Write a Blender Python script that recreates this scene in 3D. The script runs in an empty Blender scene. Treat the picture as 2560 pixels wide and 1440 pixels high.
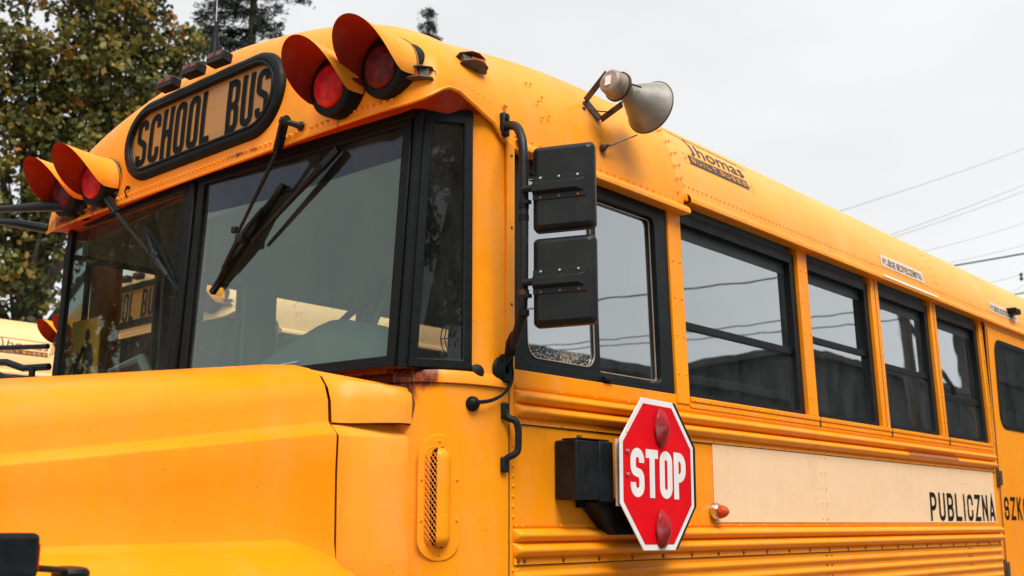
import bpy, math, random
from mathutils import Vector, Matrix
random.seed(7)
S = bpy.context.scene
PI = math.pi
def V(*a): return Vector(a if len(a) > 1 else a[0])

# ------------------------------------------------------------------ camera
F_PX, PITCH, AZ = 2850.0, math.radians(11.657), math.radians(40.21)
cam_d = bpy.data.cameras.new('camera')
cam = bpy.data.objects.new('camera', cam_d)
S.collection.objects.link(cam)
S.camera = cam
cam_d.sensor_width = 36.0
cam_d.lens = F_PX / 2560 * 36.0
cam_d.clip_start = 0.05
cam_d.clip_end = 3000
cam.location = (0, -2.1, 1.55)
fwd = V(math.cos(AZ) * math.cos(PITCH), math.sin(AZ) * math.cos(PITCH), math.sin(PITCH))
cam.rotation_euler = fwd.to_track_quat('-Z', 'Y').to_euler()
cam_d.dof.use_dof = True
cam_d.dof.focus_distance = 3.6
cam_d.dof.aperture_fstop = 5.0

# ------------------------------------------------------------------ world: thin white overcast over a Nishita sky
world = bpy.data.worlds.new('World')
S.world = world
world.use_nodes = True
wn, wl = world.node_tree.nodes, world.node_tree.links
wn.clear()
SUN_EL, SUN_AZ = math.radians(56), math.radians(-114)      # azimuth measured from +X towards +Y
sky = wn.new('ShaderNodeTexSky')
sky.sky_type = 'NISHITA'
sky.sun_disc = False
sky.sun_elevation = SUN_EL
sky.sun_rotation = PI / 2 - SUN_AZ
tc = wn.new('ShaderNodeTexCoord')
mp = wn.new('ShaderNodeMapping')
mp.inputs['Scale'].default_value = (1.2, 1.2, 3.2)
n1 = wn.new('ShaderNodeTexNoise')
n1.inputs['Scale'].default_value = 1.6
n1.inputs['Detail'].default_value = 5
n1.inputs['Roughness'].default_value = 0.5
rmp = wn.new('ShaderNodeValToRGB')
rmp.color_ramp.elements[0].position = 0.36
rmp.color_ramp.elements[0].color = (3.02, 3.02, 3.02, 1)
rmp.color_ramp.elements[1].position = 0.68
rmp.color_ramp.elements[1].color = (3.58, 3.55, 3.50, 1)
mx = wn.new('ShaderNodeMix')
mx.data_type = 'RGBA'
mx.inputs['Factor'].default_value = 0.95
bg = wn.new('ShaderNodeBackground')
bg.inputs['Strength'].default_value = 0.1
wo = wn.new('ShaderNodeOutputWorld')
wl.new(tc.outputs['Generated'], mp.inputs['Vector'])
wl.new(mp.outputs['Vector'], n1.inputs['Vector'])
wl.new(n1.outputs['Fac'], rmp.inputs['Fac'])
wl.new(sky.outputs['Color'], mx.inputs['A'])
wl.new(rmp.outputs['Color'], mx.inputs['B'])
wl.new(mx.outputs['Result'], bg.inputs['Color'])
wl.new(bg.outputs['Background'], wo.inputs['Surface'])

# ------------------------------------------------------------------ sun behind thin cloud
sd = bpy.data.lights.new('sun', 'SUN')
sd.energy = 1.5
sd.angle = math.radians(34)
sd.color = (1.0, 0.95, 0.88)
sun = bpy.data.objects.new('sun', sd)
S.collection.objects.link(sun)
sdir = V(math.cos(SUN_AZ) * math.cos(SUN_EL), math.sin(SUN_AZ) * math.cos(SUN_EL), math.sin(SUN_EL))
sun.rotation_euler = sdir.to_track_quat('Z', 'Y').to_euler()
sun.location = (0, -10, 20)

S.view_settings.view_transform = 'Standard'
S.view_settings.look = 'None'
S.view_settings.exposure = 1.50
S.view_settings.gamma = 1.0
S.view_settings.use_curve_mapping = False
S.cycles.max_bounces = 8
S.cycles.transparent_max_bounces = 24
S.cycles.caustics_reflective = False
S.cycles.caustics_refractive = False

# ------------------------------------------------------------------ materials
def newmat(name):
    m = bpy.data.materials.new(name)
    m.use_nodes = True
    n = m.node_tree.nodes
    return m, n, m.node_tree.links, n['Principled BSDF']
def noise(n, l, scale, detail=4, rough=0.55, stretch=None, co='Object'):
    t = n.new('ShaderNodeTexCoord')
    o = t.outputs[co]
    if stretch:
        mp = n.new('ShaderNodeMapping')
        mp.inputs['Scale'].default_value = stretch
        l.new(o, mp.inputs['Vector'])
        o = mp.outputs['Vector']
    x = n.new('ShaderNodeTexNoise')
    x.inputs['Scale'].default_value = scale
    x.inputs['Detail'].default_value = detail
    x.inputs['Roughness'].default_value = rough
    l.new(o, x.inputs['Vector'])
    return x.outputs['Fac']
def mrange(n, l, src, a, b, c=0.0, d=1.0):
    m = n.new('ShaderNodeMapRange')
    m.inputs['From Min'].default_value = a
    m.inputs['From Max'].default_value = b
    m.inputs['To Min'].default_value = c
    m.inputs['To Max'].default_value = d
    l.new(src, m.inputs['Value'])
    return m.outputs['Result']
def math_(n, l, op, a, b):
    m = n.new('ShaderNodeMath')
    m.operation = op
    for i, x in enumerate((a, b)):
        if isinstance(x, (int, float)): m.inputs[i].default_value = x
        else: l.new(x, m.inputs[i])
    return m.outputs[0]
def mixc(n, l, fac, a, b):
    m = n.new('ShaderNodeMix')
    m.data_type = 'RGBA'
    for s, x in (('Factor', fac), ('A', a), ('B', b)):
        if isinstance(x, (int, float)): m.inputs[s].default_value = x
        elif isinstance(x, tuple): m.inputs[s].default_value = (*x, 1) if len(x) == 3 else x
        else: l.new(x, m.inputs[s])
    return m.outputs['Result']
def bump(n, l, p, h, strength, dist=0.002):
    b = n.new('ShaderNodeBump')
    b.inputs['Strength'].default_value = strength
    b.inputs['Distance'].default_value = dist
    l.new(h, b.inputs['Height'])
    l.new(b.outputs['Normal'], p.inputs['Normal'])

def paint(name, base, fade, rough=0.38, spots=(), streak=0.35, coat=0.25):
    """weathered gloss paint: uneven fading, rain streaks, specks, optional grime spots (centre, radius, weight)"""
    m, n, l, p = newmat(name)
    big = noise(n, l, 1.7, 5, 0.6)
    col = mixc(n, l, mrange(n, l, big, 0.35, 0.7), base, fade)
    st = noise(n, l, 26, 3, 0.6, (1, 1, 0.05))
    st2 = math_(n, l, 'MULTIPLY', mrange(n, l, st, 0.52, 0.8), mrange(n, l, noise(n, l, 3, 3), 0.4, 0.65))
    col = mixc(n, l, math_(n, l, 'MULTIPLY', st2, streak), col, tuple(c * 0.45 for c in base))
    ds = mrange(n, l, noise(n, l, 7, 7, 0.68, (1, 1, .4)), 0.48, 0.78, 0, 0.30 if streak > .15 else .16)
    col = mixc(n, l, ds, col, tuple(c*.55 + .30*b_ for c, b_ in zip(base, (.85, .72, .55))))
    scr = noise(n, l, 5, 2, 0.5, (.12, 1, 26))
    col = mixc(n, l, mrange(n, l, scr, 0.70, 0.74, 0, 0.22), col, tuple(min(1, c*1.05 + .12) for c in base))
    sp = noise(n, l, 150, 2, 0.5)
    col = mixc(n, l, mrange(n, l, sp, 0.72, 0.755, 0, 0.75), col, (0.10, 0.035, 0.012))
    if spots:
        tc = n.new('ShaderNodeTexCoord')
        tot = None
        for (c, r, w) in spots:
            d = n.new('ShaderNodeVectorMath'); d.operation = 'SUBTRACT'
            l.new(tc.outputs['Object'], d.inputs[0]); d.inputs[1].default_value = c
            sc = n.new('ShaderNodeVectorMath'); sc.operation = 'DIVIDE'
            l.new(d.outputs[0], sc.inputs[0]); sc.inputs[1].default_value = r
            ln = n.new('ShaderNodeVectorMath'); ln.operation = 'LENGTH'
            l.new(sc.outputs[0], ln.inputs[0])
            g = mrange(n, l, ln.outputs['Value'], 1.0, 0.0, 0, w)
            tot = g if tot is None else math_(n, l, 'MAXIMUM', tot, g)
        nz = noise(n, l, 38, 6, 0.7, (1, 1, 0.45))
        k = math_(n, l, 'ADD', tot, mrange(n, l, nz, 0.25, 0.75, -0.45, 0.3))
        k = math_(n, l, 'MULTIPLY', k, mrange(n, l, tot, 0.0, 0.12))
        rust = mixc(n, l, mrange(n, l, noise(n, l, 60, 5, 0.7), 0.42, 0.6), (0.28, 0.045, 0.006), (0.02, 0.012, 0.009))
        col = mixc(n, l, mrange(n, l, k, 0.05, 0.55), col, rust)
    l.new(col, p.inputs['Base Color'])
    rg = mrange(n, l, noise(n, l, 9, 5, 0.6), 0.3, 0.7, rough - 0.07, rough + 0.13)
    l.new(rg, p.inputs['Roughness'])
    p.inputs['Coat Weight'].default_value = coat*.4
    p.inputs['Coat Roughness'].default_value = 0.22
    p.inputs['Specular IOR Level'].default_value = 0.18
    bump(n, l, p, noise(n, l, 5, 4, 0.55), 0.35, 0.014)
    return m

YEL = (0.90, 0.272, 0.0015)
YFD = (0.92, 0.325, 0.004)
M = {}
M['yellow'] = paint('bus_yellow_paint', YEL, YFD)
M['roofpaint'] = paint('bus_yellow_paint_sky_sheen', (0.89, 0.36, 0.045), (0.91, 0.43, 0.085), rough=0.42)  # pale sky sheen on the roof put into the paint colour
M['pale'] = paint('overexposed_bus_paint', (0.85, 0.50, 0.22), (0.87, 0.56, 0.30), rough=0.5)  # same bus yellow, with overexposed paleness put into the colour
M['cowl'] = paint('bus_yellow_paint_rusty', YEL, YFD, spots=[
    ((2.13, 0.14, 1.945), (0.10, 0.24, 0.085), 1.5), ((2.14, 0.40, 1.94), (0.1, 0.5, 0.06), 1.5),
    ((2.20, 0.07, 1.945), (0.06, 0.07, 0.055), 1.3), ((2.175, 0.11, 1.93), (0.04, 0.05, 0.10), 1.1), ((2.33, 0.02, 1.968), (0.06, 0.03, 0.012), 0.8),
    ((2.45, 0.0, 1.95), (0.03, 0.03, 0.02), 0.6), ((2.17, 0.12, 1.90), (0.03, 0.05, 0.06), 0.7)])
M['cap'] = paint('bus_yellow_paint_cap', (0.90, 0.285, 0.004), (0.92, 0.365, 0.03), rough=0.42, spots=[
    ((2.09, 0.34, 2.715), (0.1, 0.015, 0.05), 0.75), ((2.09, 0.80, 2.703), (0.1, 0.15, 0.012), 0.5),
    ((2.09, 1.66, 2.68), (0.1, 0.16, 0.035), 0.8), ((2.09, 1.9, 2.68), (0.1, 0.2, 0.05), 0.8),
    ((2.45, 0.0, 2.69), (0.03, 0.03, 0.05), 0.7), ((3.43, 0.0, 2.67), (0.03, 0.02, 0.03), 0.7),
    ((2.955, 0.03, 2.90), (0.05, 0.05, 0.05), 0.6), ((2.95, 0.0, 2.76), (0.03, 0.03, 0.05), 0.8)])
M['hood'] = paint('hood_yellow_fibreglass', (0.91, 0.262, 0.0015), (0.92, 0.305, 0.003), rough=0.36, streak=0.1, coat=0.4)
M['tail'] = paint('hood_tail_faded_paint', (0.90, 0.285, 0.006), (0.90, 0.345, 0.03), rough=0.45, streak=0.4)
M['cream'] = paint('cream_panel_paint', (0.83, 0.56, 0.33), (0.87, 0.61, 0.38), rough=0.45, streak=0.3, coat=0.1)
M['gunk'] = paint('grimy_rusty_seam', (0.030, 0.014, 0.009), (0.16, 0.028, 0.008), rough=0.7, streak=0.6, coat=0)
M['soffit'] = paint('brow_shade_red_brown', (0.44, 0.035, 0.006), (0.56, 0.075, 0.010), rough=0.55, streak=0.6, coat=0)  # shade under the brow put into the colour as red-brown
M['visor_shade'] = paint('visor_inside_shade_red', (0.30, 0.020, 0.007), (0.38, 0.030, 0.009), rough=0.6, streak=0.3, coat=0)  # shade inside the visors painted as dark red

def plain(name, col, rough=0.5, metal=0.0, var=0.25, scale=12, bmp=0.0, spec=0.5, coat=0.0):
    m, n, l, p = newmat(name)
    f = noise(n, l, scale, 5, 0.6)
    c = mixc(n, l, mrange(n, l, f, 0.3, 0.7), tuple(x * (1 - var) for x in col), tuple(min(1, x * (1 + var)) for x in col))
    l.new(c, p.inputs['Base Color'])
    l.new(mrange(n, l, noise(n, l, scale * 2, 4), 0.3, 0.7, max(0.03, rough - 0.06), rough + 0.08), p.inputs['Roughness'])
    p.inputs['Metallic'].default_value = metal
    p.inputs['Specular IOR Level'].default_value = spec
    p.inputs['Coat Weight'].default_value = coat
    if bmp: bump(n, l, p, noise(n, l, scale * 12, 3), bmp, 0.001)
    return m
M['rubber'] = plain('black_rubber', (0.0045, 0.0065, 0.0075), 0.5, spec=0.16, scale=20, bmp=0.3)
M['black'] = plain('black_paint', (0.006, 0.009, 0.010), 0.42, scale=14, bmp=0.3, spec=0.24, var=.6)
M['plastic'] = plain('black_textured_plastic', (0.009, 0.0105, 0.011), 0.45, scale=7, bmp=0.6, spec=0.28, var=.5)
M['frame'] = plain('window_frame_black', (0.006, 0.009, 0.010), 0.42, scale=10, spec=0.2)
M['header'] = plain('window_header_grey', (0.030, 0.036, 0.038), 0.5, scale=6, spec=0.3)
M['chrome'] = plain('worn_chrome', (0.55, 0.52, 0.48), 0.25, 1.0, scale=40)
M['screw'] = plain('steel_screw', (0.55, 0.5, 0.45), 0.3, 1.0, scale=60)
M['rustscrew'] = plain('rusty_screw', (0.20, 0.08, 0.03), 0.6, 0.3, scale=60)
M['grey_metal'] = plain('aged_grey_metal', (0.10, 0.085, 0.07), 0.5, 0.4, 0.4, 25, 0.4)
M['horn'] = plain('horn_faded_grey_paint', (0.30, 0.285, 0.25), 0.45, 0.25, 0.35, 9, 0.3)
M['horn2'] = plain('horn_driver_grey', (0.30, 0.24, 0.19), 0.5, 0.2, 0.45, 22, 0.3)
M['bracket'] = plain('rusty_steel_bracket', (0.07, 0.04, 0.025), 0.6, 0.4, 0.6, 30, 0.5)
M['white'] = plain('white_reflective_sheet', (0.78, 0.77, 0.75), 0.4, var=0.06)
M['pinkwhite'] = plain('chipped_white_plate', (0.66, 0.52, 0.47), 0.5, var=0.15)
M['signred'] = plain('red_reflective_sheet', (0.70, 0.002, 0.008), 0.5, var=0.14, scale=7, spec=0.12)
M['print'] = plain('black_print', (0.006, 0.007, 0.008), 0.6, spec=0.1)
M['brown_print'] = plain('faded_black_print', (0.05, 0.035, 0.02), 0.5)
M['signface'] = plain('sign_face_ochre', (0.38, 0.165, 0.022), 0.45, var=0.18, scale=5, coat=0.3)
M['sticker'] = plain('pale_sticker', (0.72, 0.58, 0.45), 0.5, var=0.06)
M['redstrip'] = plain('faded_red_reflector', (0.33, 0.09, 0.03), 0.4, var=0.2)
M['interior'] = plain('interior_grey', (0.23, 0.28, 0.27), 0.6, var=0.08, scale=2)
M['dark_interior'] = plain('interior_dark', (0.03, 0.038, 0.04), 0.7, var=0.2)
M['dash'] = plain('dashboard_grey', (0.045, 0.065, 0.064), 0.55, var=0.1, bmp=0.3)
M['seat'] = plain('seat_vinyl_green_grey', (0.10, 0.14, 0.14), 0.45, var=0.15)
M['paper'] = plain('paper', (0.6, 0.64, 0.62), 0.6, var=0.05)
M['placard'] = plain('yellow_placard', (0.62, 0.38, 0.02), 0.5, var=0.05)
M['copper_edge'] = plain('bare_trim_edge', (0.42, 0.30, 0.22), 0.4, 0.3, 0.2, 20)

def lens(name, col, rough=0.12, dark=0.3, band=220):
    m, n, l, p = newmat(name)
    t = n.new('ShaderNodeTexCoord')
    w = n.new('ShaderNodeTexWave')
    w.inputs['Scale'].default_value = band
    w.inputs['Distortion'].default_value = 1.5
    w.bands_direction = 'Y'
    l.new(t.outputs['Object'], w.inputs['Vector'])
    f = noise(n, l, 30, 3)
    c = mixc(n, l, mrange(n, l, f, 0.35, 0.7), tuple(x * dark for x in col), col)
    l.new(c, p.inputs['Base Color'])
    p.inputs['Roughness'].default_value = rough
    p.inputs['Coat Weight'].default_value = 0.15
    p.inputs['Specular IOR Level'].default_value = 0.3
    p.inputs['Coat Roughness'].default_value = 0.05
    p.inputs['Subsurface Weight'].default_value = 0.0
    bump(n, l, p, w.outputs['Fac'], 0.5, 0.0015)
    return m
M['redlens'] = lens('red_lens', (0.80, 0.003, 0.006), 0.2, 0.45)
M['darkred'] = lens('dark_red_lens', (0.17, 0.002, 0.006), 0.2)
M['maroon'] = lens('maroon_lens', (0.50, 0.002, 0.006), 0.28, 0.4)
M['amber'] = lens('amber_lens', (0.75, 0.085, 0.003), 0.25, 0.6)
M['amberdark'] = lens('amber_dark_lens', (0.22, 0.03, 0.005), 0.25, 0.5)

def glass(name, tint, refl, base=0.05, rough=0.0, drops=False, gcol=(0.92, 0.97, 1.0)):
    """thin pane: tinted see-through plus mirror reflection that grows at grazing angles"""
    m = bpy.data.materials.new(name)
    m.use_nodes = True
    n, l = m.node_tree.nodes, m.node_tree.links
    n.clear()
    tr = n.new('ShaderNodeBsdfTransparent'); tr.inputs['Color'].default_value = (*tint, 1)
    gl = n.new('ShaderNodeBsdfGlossy'); gl.inputs['Roughness'].default_value = rough
    gl.inputs['Color'].default_value = (*gcol, 1)
    lw = n.new('ShaderNodeLayerWeight'); lw.inputs['Blend'].default_value = 0.35
    fac = mrange(n, l, lw.outputs['Facing'], 0.0, 1.0, base, refl)
    mxs = n.new('ShaderNodeMixShader')
    l.new(fac, mxs.inputs[0]); l.new(tr.outputs[0], mxs.inputs[1]); l.new(gl.outputs[0], mxs.inputs[2])
    bp = n.new('ShaderNodeBump'); bp.inputs['Strength'].default_value = 0.06; bp.inputs['Distance'].default_value = 0.01
    l.new(noise(n, l, 2.5, 2), bp.inputs['Height'])
    l.new(bp.outputs['Normal'], gl.inputs['Normal'])
    out = n.new('ShaderNodeOutputMaterial')
    df = n.new('ShaderNodeBsdfDiffuse'); df.inputs['Color'].default_value = (0.35, 0.37, 0.37, 1)
    m2 = n.new('ShaderNodeMixShader')
    dust = mrange(n, l, noise(n, l, 6, 6, 0.7, (1, 1, .35)), 0.35, 0.75, 0.0, 0.09)
    if drops:
        t = n.new('ShaderNodeTexCoord'); sp = n.new('ShaderNodeSeparateXYZ'); l.new(t.outputs['Object'], sp.inputs[0])
        vo = n.new('ShaderNodeTexVoronoi'); vo.inputs['Scale'].default_value = 130; l.new(t.outputs['Object'], vo.inputs['Vector'])
        dr = mrange(n, l, vo.outputs['Distance'], 0.55, 0.15)
        lo = math_(n, l, 'ADD', mrange(n, l, sp.outputs['Z'], 2.10, 2.03), mrange(n, l, noise(n, l, 9, 3), 0.3, 0.7, -0.5, 0.3))
        dust = math_(n, l, 'MAXIMUM', dust, math_(n, l, 'MULTIPLY', dr, mrange(n, l, lo, 0.0, 0.9, 0, 0.5)))
        df.inputs['Color'].default_value = (0.75, 0.78, 0.78, 1)
    l.new(dust, m2.inputs[0]); l.new(mxs.outputs[0], m2.inputs[1]); l.new(df.outputs[0], m2.inputs[2])
    l.new(m2.outputs[0], out.inputs['Surface'])
    return m
M['sideglass'] = glass('tinted_side_glass', (0.42, 0.48, 0.48), 0.86, 0.24)
M['dropglass'] = glass('tinted_side_glass_rain', (0.24, 0.28, 0.29), 0.9, 0.30, drops=True)
M['farglass'] = glass('clear_far_glass', (0.86, 0.88, 0.86), 0.35, 0.03)
M['wsglass'] = glass('windscreen_glass', (0.72, 0.88, 0.82), 0.34, 0.05, gcol=(.82, 1.0, .93))

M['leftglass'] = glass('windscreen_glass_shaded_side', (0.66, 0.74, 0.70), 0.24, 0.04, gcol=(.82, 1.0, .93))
M['cornerglass'] = glass('dark_corner_glass', (0.34, 0.40, 0.40), 0.15, 0.025)
M['bandglass'] = glass('windscreen_shade_band', (0.30, 0.36, 0.50), 0.10, 0.01)
# ------------------------------------------------------------------ mesh helpers
class MB:
    def __init__(s): s.v, s.f = [], []
    def add(s, vs, fs):
        o = len(s.v); s.v += [tuple(v) for v in vs]; s.f += [tuple(i + o for i in f) for f in fs]; return s
    def box(s, lo, hi):
        x0, y0, z0 = lo; x1, y1, z1 = hi
        return s.add([(x0,y0,z0),(x1,y0,z0),(x1,y1,z0),(x0,y1,z0),(x0,y0,z1),(x1,y0,z1),(x1,y1,z1),(x0,y1,z1)],
                     [(0,3,2,1),(4,5,6,7),(0,1,5,4),(1,2,6,5),(2,3,7,6),(3,0,4,7)])
    def hexa(s, a, b):   # two quads a, b of four points joined
        return s.add(list(a) + list(b), [(3,2,1,0),(4,5,6,7),(0,1,5,4),(1,2,6,5),(2,3,7,6),(3,0,4,7)])
    def bar(s, p0, p1, w, d, up):
        p0, p1, up = V(p0), V(p1), V(up)
        t = (p1 - p0).normalized(); a = t.cross(up).normalized(); b = a.cross(t).normalized()
        q = [(-1,-1),(1,-1),(1,1),(-1,1)]
        return s.hexa([p0 + a*w/2*i + b*d/2*j for i, j in q], [p1 + a*w/2*i + b*d/2*j for i, j in q])
    def tube(s, pts, r, n=10, closed=False):
        pts = [V(p) for p in pts]; N = len(pts)
        rs = r if isinstance(r, (list, tuple)) else [r] * N
        t0 = (pts[1] - pts[0]).normalized()
        ref = V(0,0,1) if abs(t0.z) < 0.9 else V(1,0,0)
        a = t0.cross(ref).normalized(); vs = []
        for i in range(N):
            if closed: t = (pts[(i+1) % N] - pts[i-1]).normalized()
            else: t = (pts[min(i+1, N-1)] - pts[max(i-1, 0)]).normalized()
            a = (a - t * a.dot(t)).normalized(); b = t.cross(a)
            for k in range(n):
                g = 2*PI*k/n; vs.append(pts[i] + (a*math.cos(g) + b*math.sin(g)) * rs[i])
        fs = [(i*n+k, i*n+(k+1)%n, ((i+1)%N)*n+(k+1)%n, ((i+1)%N)*n+k) for i in range(N if closed else N-1) for k in range(n)]
        if not closed: fs += [tuple(range(n-1, -1, -1)), tuple((N-1)*n+k for k in range(n))]
        return s.add(vs, fs)
    def lathe(s, o, ax, prof, n=24, ref=(0,0,1), cap=True):
        o, ax = V(o), V(ax).normalized(); ref = V(ref)
        if abs(ax.dot(ref)) > 0.95: ref = V(1,0,0)
        a = ax.cross(ref).normalized(); b = ax.cross(a)
        vs = [o + ax*d + (a*math.cos(2*PI*k/n) + b*math.sin(2*PI*k/n))*max(r, 1e-5) for d, r in prof for k in range(n)]
        m = len(prof)
        fs = [(i*n+k, i*n+(k+1)%n, (i+1)*n+(k+1)%n, (i+1)*n+k) for i in range(m-1) for k in range(n)]
        if cap: fs += [tuple(range(n-1, -1, -1)), tuple((m-1)*n+k for k in range(n))]
        return s.add(vs, fs)
    def grid(s, rows, flip=False):
        m, k = len(rows), len(rows[0]); vs = [p for r in rows for p in r]
        fs = [(i*k+j, i*k+j+1, (i+1)*k+j+1, (i+1)*k+j) for i in range(m-1) for j in range(k-1)]
        if flip: fs = [f[::-1] for f in fs]
        return s.add(vs, fs)
    def prism(s, poly, d):       # planar polygon swept by vector d
        poly = [V(p) for p in poly]; d = V(d); n = len(poly)
        return s.add(poly + [p + d for p in poly], [tuple(range(n-1,-1,-1)), tuple(range(n, 2*n))] + [(i,(i+1)%n,n+(i+1)%n,n+i) for i in range(n)])
    def ring(s, outer, inner, d):  # frame between two loops of equal count, swept by d
        o, i_, d = [V(p) for p in outer], [V(p) for p in inner], V(d); n = len(o)
        vs = o + i_ + [p + d for p in o] + [p + d for p in i_]; fs = []
        for k in range(n):
            j = (k+1) % n
            fs += [(k, n+k, n+j, j), (2*n+k, 2*n+j, 3*n+j, 3*n+k), (k, j, 2*n+j, 2*n+k), (n+k, 3*n+k, 3*n+j, n+j)]
        return s.add(vs, fs)
    def dome(s, c, nrm, r, h, n=8, rings=3):
        if s is riv or s is riv2: r, h = r*1.32, h*1.7
        c, ax = V(c), V(nrm).normalized(); prof = [(h*math.sin(PI/2*i/rings), r*math.cos(PI/2*i/rings)) for i in range(rings+1)]
        return s.lathe(c - ax*0.001, ax, prof, n)

WP = {}
riv = MB(); riv2 = MB()
def link(o, parent=None, wp=None):
    S.collection.objects.link(o)
    if parent is not None:
        o.parent = parent
        o.location = (V(wp) if wp else V(0,0,0)) - WP[parent.name]
        WP[o.name] = V(wp) if wp else V(0,0,0)
    else:
        o.location = wp or (0,0,0); WP[o.name] = V(o.location)
    return o
def obj(name, mb, mat, parent=None, smooth=True, bev=0.0, angle=35, kind=None, wp=None, seg=2):
    me = bpy.data.meshes.new(name)
    me.from_pydata(mb.v, [], mb.f); me.update()
    me.materials.append(M[mat] if isinstance(mat, str) else mat)
    if smooth:
        me.polygons.foreach_set('use_smooth', [True] * len(me.polygons))
        me.set_sharp_from_angle(angle=math.radians(angle))
    o = bpy.data.objects.new(name, me)
    if bev:
        b = o.modifiers.new('bevel', 'BEVEL'); b.width = bev; b.segments = seg; b.limit_method = 'ANGLE'; b.angle_limit = math.radians(40)
    if kind: o['kind'] = kind
    return link(o, parent, wp)
def thing(name, label, cat, loc=(0,0,0), group=None):
    o = bpy.data.objects.new(name, None); o.empty_display_size = 0.2
    link(o, None, loc)
    o['label'] = label; o['category'] = cat
    if group: o['group'] = group
    return o
def tagt(o, label, cat, group=None):
    o['label'] = label; o['category'] = cat
    if group: o['group'] = group
    return o

def rrect(w, h, r, n=6):   # rounded rectangle loop, centred
    r = min(r, w/2 - 1e-5, h/2 - 1e-5); out = []
    for cx, cy, a0 in ((w/2-r, h/2-r, 0), (-w/2+r, h/2-r, 90), (-w/2+r, -h/2+r, 180), (w/2-r, -h/2+r, 270)):
        for i in range(n+1):
            a = math.radians(a0 + 90*i/n); out.append((cx + r*math.cos(a), cy + r*math.sin(a)))
    return out
def rect_loop(x0, x1, z0, z1, r, y, n=5):
    return [( (x0+x1)/2 + a, y(z0+(z1-z0)/2+b) if callable(y) else y, (z0+z1)/2 + b) for a, b in rrect(x1-x0, z1-z0, r, n)]

# ---- stroke lettering ------------------------------------------------
def arc(cx, cy, r, a0, a1, n=7):
    return [(cx + r*math.cos(math.radians(a0+(a1-a0)*i/n)), cy + r*math.sin(math.radians(a0+(a1-a0)*i/n))) for i in range(n+1)]
def glyph(ch, w, h, s):
    L, R, B, T = s/2, w-s/2, s/2, h-s/2; r = min((R-L)/2, (T-B)/4); mx_ = w/2; my = h/2
    if ch == 'O': return [(arc(R-r,T-r,r,0,90)+arc(L+r,T-r,r,90,180)+arc(L+r,B+r,r,180,270)+arc(R-r,B+r,r,270,360), True)]
    if ch == 'S':
        return [([(R,T-r-0.06*h)]+arc(R-r,T-r,r,0,90)+arc(L+r,T-r,r,90,180)+[(L,T-r-0.05*h)]+arc(L+r*.9,my+h*.13,r*.9,180,235,4)
                 +arc(R-r*.9,my-h*.13,r*.9,55,0,4)+[(R,B+r+0.05*h)]+arc(R-r,B+r,r,0,-90)+arc(L+r,B+r,r,-90,-180)+[(L,B+r+0.06*h)], False)]
    if ch == 'C': return [([(R,T-r-.12*h)]+arc(R-r,T-r,r,0,90)+arc(L+r,T-r,r,90,180)+arc(L+r,B+r,r,180,270)+arc(R-r,B+r,r,270,360)+[(R,B+r+.12*h)], False)]
    if ch == 'U': return [([(L,h)]+arc(L+r,B+r,r,180,270)+arc(R-r,B+r,r,270,360)+[(R,h)], False)]
    if ch == 'B':
        q = min(r, (T-my)/2, R-s*1.05); return [([(L,0),(L,T),(R-q,T)]+arc(R-q,T-q,q,90,0)+arc(R-q,my+q,q,0,-90)+[(s*.99,my)], False), ([(s*.99,my),(R-q,my)]+arc(R-q,my-q,q,90,0)+arc(R-q,B+q,q,0,-90)+[(s*.99,B)], False)]
    if ch == 'P':
        q = min(R-L, (T-my*.9)/2, R-s*1.05); return [([(L,0),(L,T),(R-q,T)]+arc(R-q,T-q,q,90,0)+arc(R-q,my*.9+q,q,0,-90)+[(s*.99,my*.9)], False)]
    if ch == 'H': return [([(L,0),(L,h)],False),([(R,0),(R,h)],False),([(L,my),(R,my)],False)]
    if ch == 'L': return [([(L,h),(L,B),(w,B)],False)]
    if ch == 'Ł': return [([(L,h),(L,B),(w,B)],False),([(L-.15*w,my-.08*h),(mx_+.2*w,my+.14*h)],False)]
    if ch == 'T': return [([(0,T),(w,T)],False),([(mx_,T),(mx_,0)],False)]
    if ch == 'I': return [([(mx_,0),(mx_,h)],False)]
    if ch == 'E': return [([(w,T),(L,T),(L,B),(w,B)],False),([(L,my),(w*.9,my)],False)]
    if ch == 'Z': return [([(0,T),(R,T),(L,B),(w,B)],False)]
    if ch == 'N': return [([(L,0),(L,h)],False),([(L,T),(R,B)],False),([(R,0),(R,h)],False)]
    if ch == 'Ń': return glyph('N',w,h,s)+[([(mx_-.05*w,h*1.06),(mx_+.25*w,h*1.2)],False)]
    if ch == 'Ś': return glyph('S',w,h,s)+[([(mx_-.05*w,h*1.06),(mx_+.25*w,h*1.2)],False)]
    if ch == 'A': return [([(L*.6,0),(mx_,h-s*.3),(w-L*.6,0)],False),([(w*.24,h*.27),(w*.76,h*.27)],False)]
    if ch == 'K': return [([(L,0),(L,h)],False),([(R,h),(L,my*.8)],False),([(w*.42,my*1.05),(R+s*.1,0)],False)]
    if ch == 'W': return [([(L*.6,h),(w*.28,s*.3),(mx_,h*.85),(w*.72,s*.3),(w-L*.6,h)],False)]
    if ch == 'Y': return [([(L*.6,h),(mx_,my),(w-L*.6,h)],False),([(mx_,my),(mx_,0)],False)]
    if ch == 'J': return [([(R,h)]+arc(R-r,B+r,r,0,-90)+arc(L+r,B+r,r,-90,-180)+[(L,B+r+.05*h)],False)]
    return []
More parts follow.
